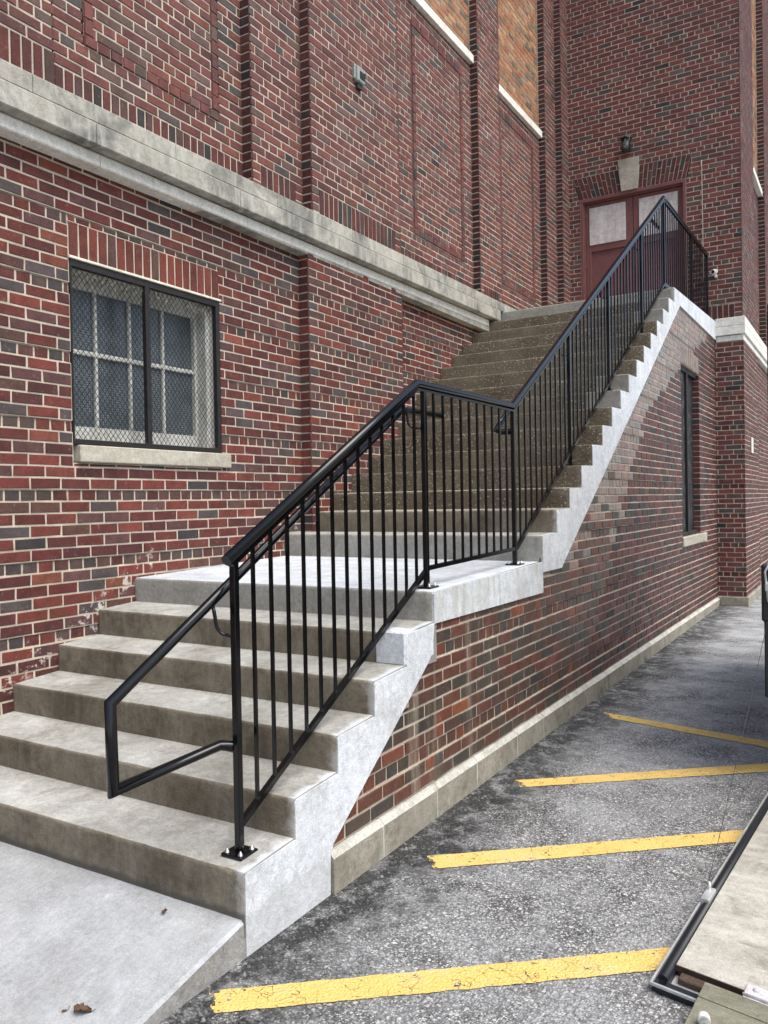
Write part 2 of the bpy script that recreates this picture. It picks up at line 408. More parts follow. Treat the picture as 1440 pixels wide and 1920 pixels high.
P_OLD=pal([(30,(.125,.043,.038)),(22,(.098,.038,.036)),(14,(.135,.056,.047)),(12,(.056,.045,.040)),(10,(.038,.036,.038)),(10,(.075,.042,.035))])
P_BUFF=pal([(30,(.40,.20,.10)),(22,(.36,.15,.078)),(16,(.31,.22,.14)),(9,(.20,.15,.11)),(14,(.44,.27,.15)),(4,(.11,.095,.08))])
P_SOLD=pal([(26,(.105,.030,.027)),(20,(.080,.028,.027)),(12,(.092,.048,.044)),(8,(.045,.040,.040)),(14,(.13,.036,.029))])
P_WIN=pal([(30,(.185,.045,.030)),(20,(.14,.038,.028)),(10,(.10,.055,.046))])

class Frame:
    def __init__(s,O,U,N): s.O=Vector(O); s.U=Vector(U).normalized(); s.N=Vector(N).normalized()
    def p(s,u,z,d=0): return s.O+s.U*u+Vector((0,0,z))+s.N*d
def clip(poly,a,b,c):
    """keep a*u+b*z<=c"""
    out=[]
    for i in range(len(poly)):
        p=poly[i]; q=poly[(i+1)%len(poly)]
        fp=a*p[0]+b*p[1]-c; fq=a*q[0]+b*q[1]-c
        if fp<=0: out.append(p)
        if fp*fq<0:
            t=fp/(fp-fq); out.append((p[0]+(q[0]-p[0])*t,p[1]+(q[1]-p[1])*t))
    return out
def brick(mb,F,poly,d=.006,base=-.004,col=(1,1,1),ro=.8,jit=.0021,e=.0030):
    if len(poly)<3: return
    cu=sum(p[0] for p in poly)/len(poly); cz=sum(p[1] for p in poly)/len(poly)
    tu=R.gauss(0,.006); tz=R.gauss(0,.010); dd=d+R.gauss(0,.0009)
    o=[];fr=[]
    for (u,z) in poly:
        u+=R.uniform(-jit,jit); z+=R.uniform(-jit,jit)
        o.append(F.p(u,z,base))
        L=math.hypot(u-cu,z-cz) or 1
        su=u-(e if u>cu else -e if u<cu else 0); sz=z-(e if z>cz else -e if z<cz else 0)
        fr.append(F.p(su,sz,dd+(u-cu)*tu+(z-cz)*tz))
    mid=[o[i]+(fr[i]-o[i])*.6 for i in range(len(o))]
    # shoulder ring: side wall almost vertical, then a small arris
    sh=[F.p(0,0,0)]*0
    n=len(o)
    for i in range(n):
        a=o[i];b=o[(i+1)%n]
        ah=a+F.N*((dd-base)*.62); bh=b+F.N*((dd-base)*.62)
        mb.face([a,b,bh,ah],0,col,ro); mb.face([ah,bh,fr[(i+1)%n],fr[i]],0,col,ro)
    mb.face(fr,0,col,ro)
def rect(u0,u1,z0,z1): return [(u0,z0),(u1,z0),(u1,z1),(u0,z1)]

def courses(mb,F,u0,u1,z0,z1,P,c=C,zoff=0.,hdr=lambda k:k%6==4,holes=(),PH=None,depth=.25,rec=0.,ext=(0,0),ins=(0,0),ro=.8,
            clips=(),cull=None,colf=None,phase=0.,solid=True,d=.0045):
    k0=math.floor((z0-zoff)/c); k1=math.ceil((z1-zoff)/c)
    for k in range(k0,k1):
        a=max(z0,zoff+k*c); b=min(z1,zoff+(k+1)*c)
        if b-a<.012: continue
        H=hdr(k); off=-rec if H else 0.
        cuts=sorted({u0,u1,*[min(u1,max(u0,h[0])) for h in holes],*[min(u1,max(u0,h[1])) for h in holes]})
        segs=[]
        for s0,s1 in zip(cuts,cuts[1:]):
            if s1-s0<.004: continue
            za,zb=a,b; um=(s0+s1)/2
            for h in holes:
                if h[0]<um<h[1] and h[2]<zb and h[3]>za:
                    if h[2]<=za+.012 and h[3]>=zb-.012: za=zb=0
                    elif h[2]<=za+.012: za=h[3]
                    elif h[3]>=zb-.012: zb=h[2]
                    else: za=zb=0
            if zb-za<.014: continue
            if segs and abs(segs[-1][1]-s0)<1e-6 and segs[-1][2:]==(za,zb): segs[-1]=(segs[-1][0],s1,za,zb)
            else: segs.append((s0,s1,za,zb))
        pitch=HD if H else ST
        ph=(phase+ (HD/2 if H else (k%2)*ST/2))%pitch
        for s0,s1,za,zb in segs:
            if solid:
                w0=s0+(ins[0] if s0==u0 else 0); w1=s1-(ins[1] if s1==u1 else 0)
                if cull:
                    while w0<w1 and cull(w0,min(w1,w0+.05),za,zb,True): w0+=.05
                    if w0>=w1-.001: w0=w1=0
                pts=rect(w0,w1,za,zb)
                for cl in clips: pts=clip(pts,*cl)
                if len(pts)>2 and w1>w0:
                    f=[F.p(u,z,off) for u,z in pts]; bk=[F.p(u,z,-depth) for u,z in pts]
                    mb.face(f,1)
                    for i in range(len(f)): mb.face([f[i],f[(i+1)%len(f)],bk[(i+1)%len(f)],bk[i]],1)
            ed=[s0]; x=math.floor(s0/pitch)*pitch+ph-pitch
            while x<s1-.03:
                if x>s0+.03: ed.append(x+R.gauss(0,.0022))
                x+=pitch
            ed.append(s1)
            for i in range(len(ed)-1):
                l=ed[i]+(J/2 if i>0 or s0!=u0 else -ext[0]); r=ed[i+1]-(J/2 if i<len(ed)-2 or s1!=u1 else -ext[1])
                zz0=za+J/2; zz1=zb-J/2
                if cull and cull(l,r,zz0,zz1,False): continue
                pts=rect(l,r,zz0,zz1)
                for cl in clips: pts=clip(pts,*cl)
                if len(pts)<3: continue
                if colf: co,rr=colf((l+r)/2,(za+zb)/2,H)
                else: co=(PH if (H and PH) else P)(); rr=ro+R.uniform(-.06,.08)
                brick(mb,F,pts,d+off,off-.006,co,rr)
def soldiers(mb,F,u0,u1,z0,z1,P,pitch=.0735,depth=.25,ext=(0,0),ins=(0,0),d=.006,solid=True,rows=1,ro=.8):
    if solid:
        f=[F.p(u,z,0) for u,z in rect(u0+ins[0],u1-ins[1],z0,z1)]; bk=[F.p(u,z,-depth) for u,z in rect(u0+ins[0],u1-ins[1],z0,z1)]
        mb.face(f,1)
        for i in range(4): mb.face([f[i],f[(i+1)%4],bk[(i+1)%4],bk[i]],1)
    n=max(1,round((u1-u0)/pitch)); w=(u1-u0)/n
    for r in range(rows):
        za=z0+(z1-z0)*r/rows; zb=z0+(z1-z0)*(r+1)/rows
        for i in range(n):
            l=u0+i*w+(J/2 if i else -ext[0]); rr=u0+(i+1)*w-(J/2 if i<n-1 else -ext[1])
            brick(mb,F,rect(l,rr,za+J/2,zb-J/2),d,-.006,P(),ro+R.uniform(-.06,.08))
def border(mb,F,u0,u1,z0,z1,P,w=.072,pr=.014):
    """projecting picture-frame of headers"""
    def run(horizontal,a0,a1,b0,b1):
        n=max(1,round((a1-a0)/HD)); s=(a1-a0)/n
        for i in range(n):
            l=a0+i*s+.004; r=a0+(i+1)*s-.004
            q=rect(l,r,b0+.003,b1-.003) if horizontal else rect(b0+.003,b1-.003,l,r)
            brick(mb,F,q,pr,-.004,P(),.8)
        q=rect(a0+.003,a1-.003,b0+.006,b1-.006) if horizontal else rect(b0+.006,b1-.006,a0+.003,a1-.003)
        f=[F.p(u,z,pr-.009) for u,z in q]; bk=[F.p(u,z,-.01) for u,z in q]
        mb.face(f,1)
        for i in range(4): mb.face([f[i],f[(i+1)%4],bk[(i+1)%4],bk[i]],1)
    run(True,u0,u1,z0,z0+w); run(True,u0,u1,z1-w,z1)
    run(False,z0+w,z1-w,u0,u0+w); run(False,z0+w,z1-w,u1-w,u1)

# ------------------------------------------------------------------ key dimensions
K=.0085; W0=2.2705
def W(y): return W0+K*y
H1=.178; T1=.3084; LAND=1.6502; H2=.18353; T2=.29962
YE=10.57
def gz(y): return -.138+.006*y             # asphalt level
YL=5*T1                                   # landing nosing
YU=YL+LAND                                # first upper riser
def un(i):                                # upper nosing height
    return 6*H1+(i+1)*H2+(.043,.039)[i] if i<2 else 6*H1+(i+1)*H2+.0167
ZTOP=un(15); YT=YU+15*T2
def led(y): return .012*(y-.5)

# ================================================================== ground
mb=MB()
xs=[-60,-20,-8,-3,0,1,2,2.6,3.2,4,5,7,12,30,70]; ys=[-60,-20,-8,-4,-2,-1,0,1,2,3,4,6,8,11,16,30,70]
mb.grid([[(x,y,gz(max(-3,min(16,y)))) for x in xs] for y in ys],sm=False)
o=mb.build('asphalt_ground',M_ASPH); o['kind']='structure'
# concrete slab in front of the stairs: falls gently to the asphalt towards the camera
mb=MB()
def slabz(y): return .0 + (.215*y if y>-.6 else -.129+.02*(y+.6))*.9
n=24
topl=[];
prof=[]
for i in range(n+1):
    y=.004-3.6*(i/n)**1.4
    prof.append((y,slabz(y)))
rows=[]
for (y,z) in prof:
    zz=max(z,gz(y)+.004)
    wob=.004*noise.noise((y*6,1,0))
    rows.append([(-.02,y,zz),(.8,y,zz),(1.6,y,zz),(2.255+wob,y,zz),(2.268+wob,y,zz-.012),(2.276+wob,y,gz(y)-.05)])
mb.grid(rows,lambda i,j:1 if j==4 else 0,sm=False)
o=mb.build('sidewalk',[M_SLAB,M_SLABE],recalc=True); o['kind']='structure'

# parking lines
def line(P,label):
    mb=MB(); (a0,a1,b1,b0)=[Vector(p) for p in P]
    n=120
    rows=[]
    for i in range(n+1):
        t=i/n; a=a0.lerp(a1,t); b=b0.lerp(b1,t)
        ja=.006*noise.noise((t*30,a0.y*7,0))+.005*noise.noise((t*110,a0.y*7,2)); jb=.006*noise.noise((t*30,a0.y*7,5))+.005*noise.noise((t*110,a0.y*7,9))
        rows.append([Vector((p.x,p.y+j,gz(p.y)+.004)) for p,j in ((a,ja),(b,jb))])
    b=len(mb.v)
    for i in range(n):
        wr=.56*max(0,1-i/9.)
        mb.face([rows[i][0],rows[i+1][0],rows[i+1][1],rows[i][1]],0,(wr,wr,wr))
    o=mb.build('parking_line',M_YEL,recalc=False)
    tag(o,label,'parking line','yellow lines on the asphalt')
def ext(p,q,k): return (q[0]+(q[0]-p[0])*k,q[1]+(q[1]-p[1])*k,0)
line([(2.300,-.222,0),ext((2.322,-.205),(3.628,.820),.25),ext((2.418,-.290),(3.621,.648),.25),(2.392,-.310,0)],'nearest worn yellow line, running from the foot of the stairs to the ramp corner')
line([(2.470,1.068,0),ext((2.470,1.068),(3.726,2.075),.35),ext((2.558,.965),(3.717,1.912),.35),(2.558,.965,0)],'second yellow line from the camera, its right end behind the ramp edge')
line([(2.455,2.215,0),ext((2.455,2.215),(3.732,3.22),.4),ext((2.53,2.125),(3.747,3.06),.4),(2.53,2.125,0)],'third yellow line from the camera, just beyond the ramp')
line([(2.50,3.94,0),ext((2.50,3.94),(3.69,3.70),.5),ext((2.59,3.80),(3.70,3.555),.5),(2.59,3.80,0)],'farthest yellow line, slanting the opposite way to the others')

# ================================================================== building
bld=empty('brick_building','large dark red brick building with stone ledge, maroon double door and barred window','building',loc=(0,0,0))
BM=[M_BRICK,M_MORT]; BU=[M_BRICKU,M_MORT]
# --- lower wall
FL=Frame((0,0,0),(0,1,0),(1,0,0))
WY0,WY1,WZ0,WZ1=1.070,2.428,1.950,3.118
mb=MB()
zo=.0065
courses(mb,FL,-3.5,3.46,-.15,3.80,P_LOW,zoff=zo,holes=[(WY0,WY1,1.835,3.352)],PH=P_LOWH,rec=.011,ins=(0,-.05))
courses(mb,FL,5.12,8.2,-.15,3.86,P_LOW,zoff=zo,PH=P_LOWH,rec=.011,ins=(-.05,0),phase=.07)
FP=Frame((.105,0,0),(0,1,0),(1,0,0))
courses(mb,FP,3.46,5.12,.6,3.80,P_LOW,zoff=zo,PH=P_LOWH,rec=.006,ext=(.006,.006),ins=(.012,.012),phase=.03)
FR=Frame((0,3.46,0),(1,0,0),(0,-1,0))
for k in range(10,53):
    a=zo+k*C
    brick(mb,FR,rect(.002,.108,a+J/2,a+C-J/2),.004,-.006,P_LOW(),.8)
f=[FR.p(u,z,0) for u,z in rect(-.01,.100,.7,3.8)]; mb.face(f,1)
soldiers(mb,FL,WY0,WY1,3.132,3.352,P_WIN,depth=.25)
part(mb,'lower_wall',BM,bld,recalc=False)

# --- upper wall
Z0=4.02; Z1=11.5; SOLD=(4.095,4.312)
up=MB()
def ux(x): return Frame((x,0,0),(0,1,0),(1,0,0))
zu=SOLD[1]-60*C
segs=[(-3.5,.94,.07,0),(.94,2.78,-.03,1),(2.78,3.45,.07,0),(3.45,4.99,.17,0),(4.99,7.23,-.03,2),(7.23,7.93,.07,0),(7.93,9.745,-.03,3),(9.745,10.23,.07,0),(10.23,10.62,.17,0)]
PAN={1:(1.245,2.50),2:(5.66,6.965),3:(8.14,9.455)}
ZP0,ZP1=zu+63*C,zu+96*C
SZ0,SZ1=7.10,7.205
for (a,b,x,bay) in segs:
    F=ux(x); e=(.006,.006) if not bay else (0,0); i=(.012,.012) if not bay else (-.08,-.08)
    zt=Z1 if not (bay in (2,3)) else SZ0
    hs=[]
    if bay: hs=[(PAN[bay][0],PAN[bay][1],ZP0,ZP1)]
    courses(up,F,a,b,SOLD[1],zt,P_UP,zoff=zu,hdr=lambda k:k%6==2,ext=e,ins=i,holes=hs,phase=(a*.37)%.2)
    if bay:
        p0,p1=PAN[bay]
        courses(up,F,p0,p1,ZP0,ZP1,P_UP,zoff=zu,hdr=lambda k:k%6==5,phase=.05,ins=(-.02,-.02))
        border(up,F,p0,p1,ZP0,ZP1,P_UP)
    # soldier base course with a stacked quoin at each outer corner
    if bay or a<0: soldiers(up,F,a,b,SOLD[0]-.09,SOLD[1],P_SOLD,ins=(-.08,-.08) if bay else (0,.012))
    else:
        q=.108
        courses(up,F,a,a+q,Z0,SOLD[1],P_UP,zoff=zu,hdr=lambda k:False,ext=(.006,-J/2),ins=(.012,0))
        courses(up,F,b-q,b,Z0,SOLD[1],P_UP,zoff=zu,hdr=lambda k:False,ext=(-J/2,.006),ins=(0,.012))
        soldiers(up,F,a+q,b-q,SOLD[0]-.005,SOLD[1],P_SOLD)
def ret(buf,x0,x1,y,z0,z1,P,zoff=zu,n=(0,-1,0)):
    F=Frame((0,y,0),(1,0,0),n)
    buf.face([F.p(u,z,0) for u,z in rect(x0-.02,x1-.004,z0,z1)],1)
    k=math.floor((z0-zoff)/C)
    while zoff+k*C<z1:
        a=zoff+k*C
        if a>=z0-.04: brick(buf,F,rect(x0+.003,x1+.004,a+J/2,a+C-J/2),.004,-.006,P(),.8)
        k+=1
P_RET_SHADE=pal([(30,(.085,.026,.024)),(20,(.066,.022,.022)),(14,(.045,.034,.034)),(6,(.028,.028,.030)),(8,(.10,.034,.028))])  # darker brick for the returns, shade of these faces put into the colour
for (x0,x1,y) in ((-.03,.07,2.78),(.07,.17,3.45),(-.03,.07,7.23),(-.03,.07,9.745),(.07,.17,10.23)): ret(up,x0,x1,y,Z0,Z1,P_RET_SHADE)
for (x0,x1,y) in ((-.03,.07,.94),(-.03,.17,4.99),(-.03,.07,7.93)): ret(up,x0,x1,y,Z0,Z1,P_RET_SHADE,n=(0,1,0))
part(up,'upper_wall',BU,bld,recalc=False)
# buff infill above the sills
for (a,b,x,bay) in segs:
    if bay in (2,3):
        mb=MB(); courses(mb,ux(-.045),a,b,SZ1,Z1,P_BUFF,zoff=zu,hdr=lambda k:k%6==2,ins=(-.05,-.05),phase=.06)
        part(mb,'infill_panel',[M_BRICKU,m_mortar('mortar_buff%d'%bay,(.50,.36,.25))],bld,'panel of orange and buff brick above a stone sill')
        mb=MB(); mb.bbox(-.2,.028,a+.004,b-.004,SZ0,SZ1,.004)
        part(mb,'stone_sill',M_STONEC,bld)

# --- end wall with the door
FE=Frame((0,YE,0),(1,0,0),(0,-1,0))
DX0,DX1,DZ=.352,1.966,6.335
AT=6.69
zE=zu
mb=MB()
sk0=(.235,.352); sk1=(2.052,1.966)
holes=[(.235,2.052,DZ,AT),(DX0,DX1,3.9,DZ)]
courses(mb,FE,.12,2.728,4.37,Z1,P_END,zoff=zE,hdr=lambda k:k%6==3,holes=holes,ext=(0,.006),ins=(-.3,.012),phase=.02)
# cut bricks against the skewbacks of the flat arch
dz=AT-DZ
courses(mb,FE,.235,.352,DZ,AT,P_END,zoff=zE,hdr=lambda k:False,clips=[(dz,sk0[1]-sk0[0],sk0[1]*dz+(sk0[1]-sk0[0])*DZ-.006)],solid=True)
courses(mb,FE,1.966,2.052,DZ,AT,P_END,zoff=zE,hdr=lambda k:False,clips=[(-dz,(sk1[0]-sk1[1]),-sk1[1]*dz+(sk1[0]-sk1[1])*DZ-.006)],solid=True)
# voussoirs
nv=22; kx=(.965,1.288,1.012,1.262)
mb.face([FE.p(u,z,-.001) for u,z in [(sk0[1],DZ),(sk1[1],DZ),(sk1[0],AT),(sk0[0],AT)]],1)
mb.face([FE.p(u,DZ,0) for u in (DX0,DX1)]+[FE.p(u,DZ,-.25) for u in (DX1,DX0)],1)
for side in (0,1):
    b0,b1,t0,t1=(sk0[1],kx[2],sk0[0],kx[0]) if side==0 else (kx[3],sk1[1],kx[1],sk1[0])
    n=10 if side==0 else 11
    for i in range(n):
        f0=i/n; f1=(i+1)/n
        q=[(b0+(b1-b0)*f0+.005,DZ+.006),(b0+(b1-b0)*f1-.005,DZ+.006),(t0+(t1-t0)*f1-.005,AT-.006),(t0+(t1-t0)*f0+.005,AT-.006)]
        s=.36 if i%2 else .66
        mL=[(q[0][0]+(q[3][0]-q[0][0])*s,DZ+dz*s),(q[1][0]+(q[2][0]-q[1][0])*s,DZ+dz*s)]
        brick(mb,FE,[q[0],q[1],(mL[1][0],mL[1][1]-.005),(mL[0][0],mL[0][1]-.005)],.006,-.006,P_SOLD(),.8)
        brick(mb,FE,[(mL[0][0],mL[0][1]+.005),(mL[1][0],mL[1][1]+.005),q[2],q[3]],.006,-.006,P_SOLD(),.8)
# soldier base and quoin on the right
soldiers(mb,FE,2.0,2.62,4.165,4.37,P_SOLD)
courses(mb,FE,2.62,2.728,4.165,4.37,P_END,zoff=zE,hdr=lambda k:False,ext=(-J/2,.006),ins=(0,.012))
courses(mb,FE,.12,DX0,3.9,4.37,P_END,zoff=zE,hdr=lambda k:False)
# lower right pilaster
zl=3.815-60*C
courses(mb,FE,2.30,2.735,.06,3.815,P_END,zoff=zl,hdr=lambda k:k%6==0,PH=P_LOWH,rec=.004,ext=(0,.006),ins=(0,.012),phase=.10)
part(mb,'end_wall',BU,bld,recalc=False)
# --- east side wall, seen edge on
mb=MB()
def ex(x): return Frame((x,0,0),(0,1,0),(1,0,0))
P_EAST=pal([(26,(.15,.060,.052)),(22,(.125,.050,.046)),(14,(.16,.090,.078)),(8,(.085,.07,.066))])
courses(mb,ex(2.728),YE,12.1,4.2,Z1,P_EAST,zoff=zE,hdr=lambda k:k%6==3,ext=(.006,.006),ins=(.012,.012))
courses(mb,ex(2.62),12.1,13.75,4.2,6.90,P_EAST,zoff=zE,hdr=lambda k:k%6==3)
courses(mb,ex(2.728),13.75,17.,4.2,Z1,P_EAST,zoff=zE,hdr=lambda k:k%6==3,ext=(.006,0),ins=(.012,0))
ret(mb,2.62,2.728,13.75,4.2,Z1,P_RET_SHADE)
courses(mb,ex(2.735),YE,12.35,.06,3.815,P_EAST,zoff=zl,hdr=lambda k:k%6==0,rec=.011,ext=(.006,.006),ins=(.012,.012))
courses(mb,ex(2.68),12.35,17.,.06,3.83,P_EAST,zoff=zl,hdr=lambda k:k%6==0,rec=.011)
part(mb,'side_wall',BU,bld,recalc=False)
mb=MB(); courses(mb,ex(2.605),12.1,13.75,7.0,Z1,P_BUFF,zoff=zE,hdr=lambda k:k%6==3)
part(mb,'infill_panel',[M_BRICKU,M_MORT],bld,'strip of buff brick at the far right corner')
mb=MB(); mb.bbox(2.5,2.70,12.1,13.74,6.90,7.0); part(mb,'stone_sill',M_STONEC,bld)
# --- plain masses behind the faces, so that light cannot leak through
mb=MB()
mb.box(-6,-.29,-3.5,17,-.2,Z1+.1); mb.box(-.28,2.45,YE+.26,17,-.2,Z1+.1); mb.box(-.3,2.7,YE+.3,17,Z1-.3,Z1+.09)
part(mb,'wall_core',M_MORT,bld)

# --- stone ledge
def ledge_run(mb,prof,y0,y1,L,phase,mi,slope=True,gap=.005):
    y=y0
    while y<y1-.01:
        e=min(y1,y0+phase if y==y0 and phase else y+L)
        x0,x1,z0,z1=prof
        s=led((y+e)/2) if slope else 0
        a,b=(led(y),led(e)) if slope else (0,0)
        P=[]
        bb=.008
        q=[(x0,z0),(x1-bb,z0),(x1,z0+bb),(x1,z1-bb),(x1-bb,z1),(x0,z1)]
        r0=[(x,y+gap/2,z+a) for x,z in q]; r1=[(x,e-gap/2,z+b) for x,z in q]
        mb.grid([r0,r1],mi,closed=True,sm=False); mb.face(r0,mi); mb.face(r1[::-1],mi)
        y=e
mb=MB()
ledge_run(mb,(-.25,.12,3.700,3.783),-3.5,7.36,1.42,.47,0)
lip=part(mb,'ledge_lip',M_STONEC,None); 
mb=MB()
ledge_run(mb,(-.25,.20,3.790,3.928),-3.5,7.56,1.34,.62,0)
ledge_run(mb,(-.25,.182,3.934,4.050),-3.5,10.2,1.12,.85,0)
mb.box(-.24,.110,-3.5,7.5,3.72,3.80)
lg=part(mb,'stone_ledge',M_STONE,bld)
lip.parent=lg
# right-hand return of the ledge
mb=MB()
for (pr,z0,z1,m) in ((.008,3.822,3.905,0),(.034,3.911,4.035,0),(.030,4.041,4.165,0)):
    mb.bbox(2.36,2.735+pr,YE-pr,YE+.3,z0,z1,.006); 
    y=YE+.305
    while y<17:
        e=min(17,y+1.3); mb.bbox(2.5,2.735+pr,y,e-.005,z0,z1,.006); y=e
part(mb,'stone_ledge',M_STONEC,bld,'pale stone ledge turning the far corner')
# plinth of the far corner
mb=MB()
for i in range(6):
    mb.bbox(2.30,2.772,YE-.035,YE+.3,-.25,.062,.012) if i==0 else mb.bbox(2.4,2.772,YE+.3+(i-1)*.7,YE+.3+i*.7-.006,-.25,.062,.012)
part(mb,'plinth',M_PLINTH,bld)

# --- lower window behind its iron screen
win=part(MB(),'window',M_WOODW,None)
mb=MB()
xb=-.16
mb.box(xb-.05,xb,WY0,WY1,2.99,WZ1); mb.box(xb-.05,xb,WY0,WY1,WZ0,2.085)
mb.box(xb-.05,xb+.002,WY0,WY0+.05,WZ0,WZ1); mb.box(xb-.05,xb+.004,2.318,WY1,WZ0+.02,WZ1-.02)
for y in (1.405,1.700,2.010): mb.bbox(xb-.035,xb-.006,y-.0115,y+.0115,2.07,3.0,.004)
mb.bbox(xb-.033,xb-.002,WY0,2.33,2.558,2.588,.004)
bpy.data.objects.remove(win)
win=part(mb,'window',M_WOODW,bld,'white many-paned window behind a black diamond mesh screen')
mb=MB(); mb.box(xb-.032,xb-.028,WY0,WY1,WZ0,WZ1); part(mb,'pane',M_PANE,win)
mb=MB()   # painted reveals
mb.box(xb-.06,-.035,WY1-.045,WY1+.02,WZ0-.02,WZ1+.03); mb.box(xb-.06,-.03,WY0-.02,WY0+.02,WZ0-.02,WZ1+.03); mb.box(xb-.06,-.032,WY0,WY1,WZ1-.02,WZ1+.013); mb.box(xb-.06,-.034,WY0,WY1,WZ0-.1,WZ0+.012)
mb.bbox(xb,-.06,2.345,WY1-.04,WZ0,WZ1-.02,.006)
part(mb,'frame',M_WOODW,win)
mb=MB()
def bar(y0,y1,z0,z1,x0=-.028,x1=.010): mb.bbox(x0,x1,y0,y1,z0,z1,.003)
bar(WY0+.002,WY1-.002,WZ1-.05,WZ1-.005); bar(WY0+.002,WY1-.002,WZ0+.001,WZ0+.035)
bar(WY0+.001,WY0+.012,WZ0,WZ1,-.028,.011); bar(WY1-.042,WY1-.001,WZ0,WZ1,-.028,.011); bar(1.682,1.722,WZ0,WZ1,-.026,.012)
scr=part(mb,'security_screen',M_BLACKM,win)
mb=MB()
py,pz=.0405,.050
def dline(s,c):
    # lines z = s*(pz/py)*y + c clipped to the opening
    k=s*pz/py; pts=[]
    for y in (WY0+.01,WY1-.03):
        z=k*y+c
        if WZ0+.02<=z<=WZ1-.03: pts.append((y,z))
    for z in (WZ0+.02,WZ1-.03):
        y=(z-c)/k
        if WY0+.01<y<WY1-.03: pts.append((y,z))
    if len(pts)>=2:
        a,b=pts[0],pts[-1]; x=-.008 if s>0 else -.0105
        n=8; P=[]
        for i in range(n+1):
            t=i/n; P.append((x+.004*noise.noise((c*3,t*5,s)),a[0]+(b[0]-a[0])*t+.004*noise.noise((c*9,t*4,s)),a[1]+(b[1]-a[1])*t))
        mb.sweep(P,.0020,4,caps=False)
c=-3.0
while c<6:
    dline(1,c-.4); dline(-1,c+1.9); c+=pz
part(mb,'wire_mesh',M_WIRE,win)
mb=MB()
for i in range(420):
    y=R.uniform(WY0+.03,WY1-.06); z=WZ1-.055-abs(R.gauss(0,.035))
    if R.random()<.12: z=WZ0+.05+abs(R.gauss(0,.02))
    L=R.uniform(.015,.05); a=R.uniform(0,6.28); x=-.014+R.uniform(-.012,.004)
    p0=Vector((x,y,z)); p2=Vector((x+R.uniform(-.01,.01),y+L*math.cos(a),z+L*math.sin(a))); p1=(p0+p2)/2+Vector((0,R.uniform(-.01,.01),R.uniform(-.01,.01)))
    mb.sweep([p0,p1,p2],.0016,3,caps=False)
part(mb,'debris',M_STRAW,win)['kind']='stuff'
mb=MB(); mb.bbox(-.15,.022,WY0-.012,WY1+.012,WZ1-.003,WZ1+.013,.002); part(mb,'lintel_edge',M_TRIM,win)
mb=MB(); mb.bbox(-.2,.036,1.100,2.505,1.838,WZ0-.003,.007); part(mb,'sill',M_SILL,win)

# --- double door
mb=MB()
def db(x0,x1,z0,z1,y0,y1,b=.004): mb.bbox(x0,x1,YE+y0,YE+y1,z0,z1,b)
db(DX0+.002,DX0+.045,4.03,DZ-.002,-.012,.2); db(DX1-.045,DX1-.002,4.03,DZ-.002,-.012,.2); db(DX0+.04,DX1-.04,DZ-.055,DZ-.002,-.014,.2)
db(DX0+.04,DX0+.06,4.03,DZ-.05,.03,.2); db(DX1-.06,DX1-.04,4.03,DZ-.05,.03,.2); db(DX0+.05,DX1-.05,DZ-.075,DZ-.05,.03,.2)
door=part(mb,'double_door',M_DOOR,bld,'maroon double door with plywood over both upper panes')
for (a,b,pa,pb) in ((DX0+.062,1.158,.478,1.052),(1.166,DX1-.062,1.258,1.836)):
    mb=MB()
    db(a,pa+.02,4.04,DZ-.078,.07,.13); db(pb-.02,b,4.04,DZ-.078,.07,.13)
    db(pa+.019,pb-.019,6.16,DZ-.079,.071,.13); db(pa+.019,pb-.019,5.50,5.64,.071,.13); db(pa+.019,pb-.019,4.041,4.3,.071,.13)
    db(pa-.04,pb+.04,4.28,5.52,.10,.12); 
    for hz in (4.4,5.25,6.05): db(a-.004 if a<1 else b-.014,a+.014 if a<1 else b+.004,hz,hz+.10,.055,.075,.002)
    lf=part(mb,'leaf',M_DOOR,door)
    mb=MB(); db(pa,pb,5.605,6.195,.058,.069,.001)
    part(mb,'plywood_board',M_PLY,door)
mb=MB()
f=[(kx[2],DZ-.002),(kx[3],DZ-.002),(kx[1],6.815),(kx[0],6.815)]
mb.prism([(x,z) for x,z in f],-.035,.1,lambda x,z,d:(x,YE+d,z))
part(mb,'keystone',M_SILL,bld)

# ================================================================== staircase
st=empty('staircase','concrete staircase with a middle landing and white rendered side along the brick wall','staircase')
SW=.0
def stepmesh(name,y0,y1,zb,zt,slope,xl,xr,mt,mr,seed,label=None,wob=.0022,yk=0):
    mb=MB(); nx=56; rows=[]
    for i in range(nx+1):
        x=xl+(xr-xl)*i/nx
        a=wob*noise.noise((x*5.,seed*3.1,0)); b=wob*noise.noise((x*5.,seed*3.1,7))
        ch=max(0,noise.noise((x*13,seed*5.3,2))-.35)*.022     # small chips along the arris
        yy=y0+b
        rows.append([(x,yy,zb),(x,yy,zt-.07),(x,yy+.0005,zt-.016-ch),(x,yy+.002+ch*.4,zt-.006-ch*.8+a),(x,yy+.008+ch,zt-.001+a-ch*.2),(x,yy+.03,zt+a),(x,(y0+y1)/2,zt+slope*.5+.003*noise.noise((x*2,seed,1))),(x,y1+.03,zt+slope*1.1)])
    mb.grid(rows,lambda i,j: 0 if j>=4 else 1,sm=True)
    for r in (rows[0],rows[-1]): mb.face(r+[(r[-1][0],r[-1][1],zb)],1)
    o=part(mb,name,[mt,mr],st,label)
    return o
for i in range(5):
    stepmesh('step',i*T1,(i+1)*T1,-.14 if i==0 else i*H1-.02,(i+1)*H1,.0184,-.02,W(i*T1)-SW,M_TREAD,M_RISER,i+1)
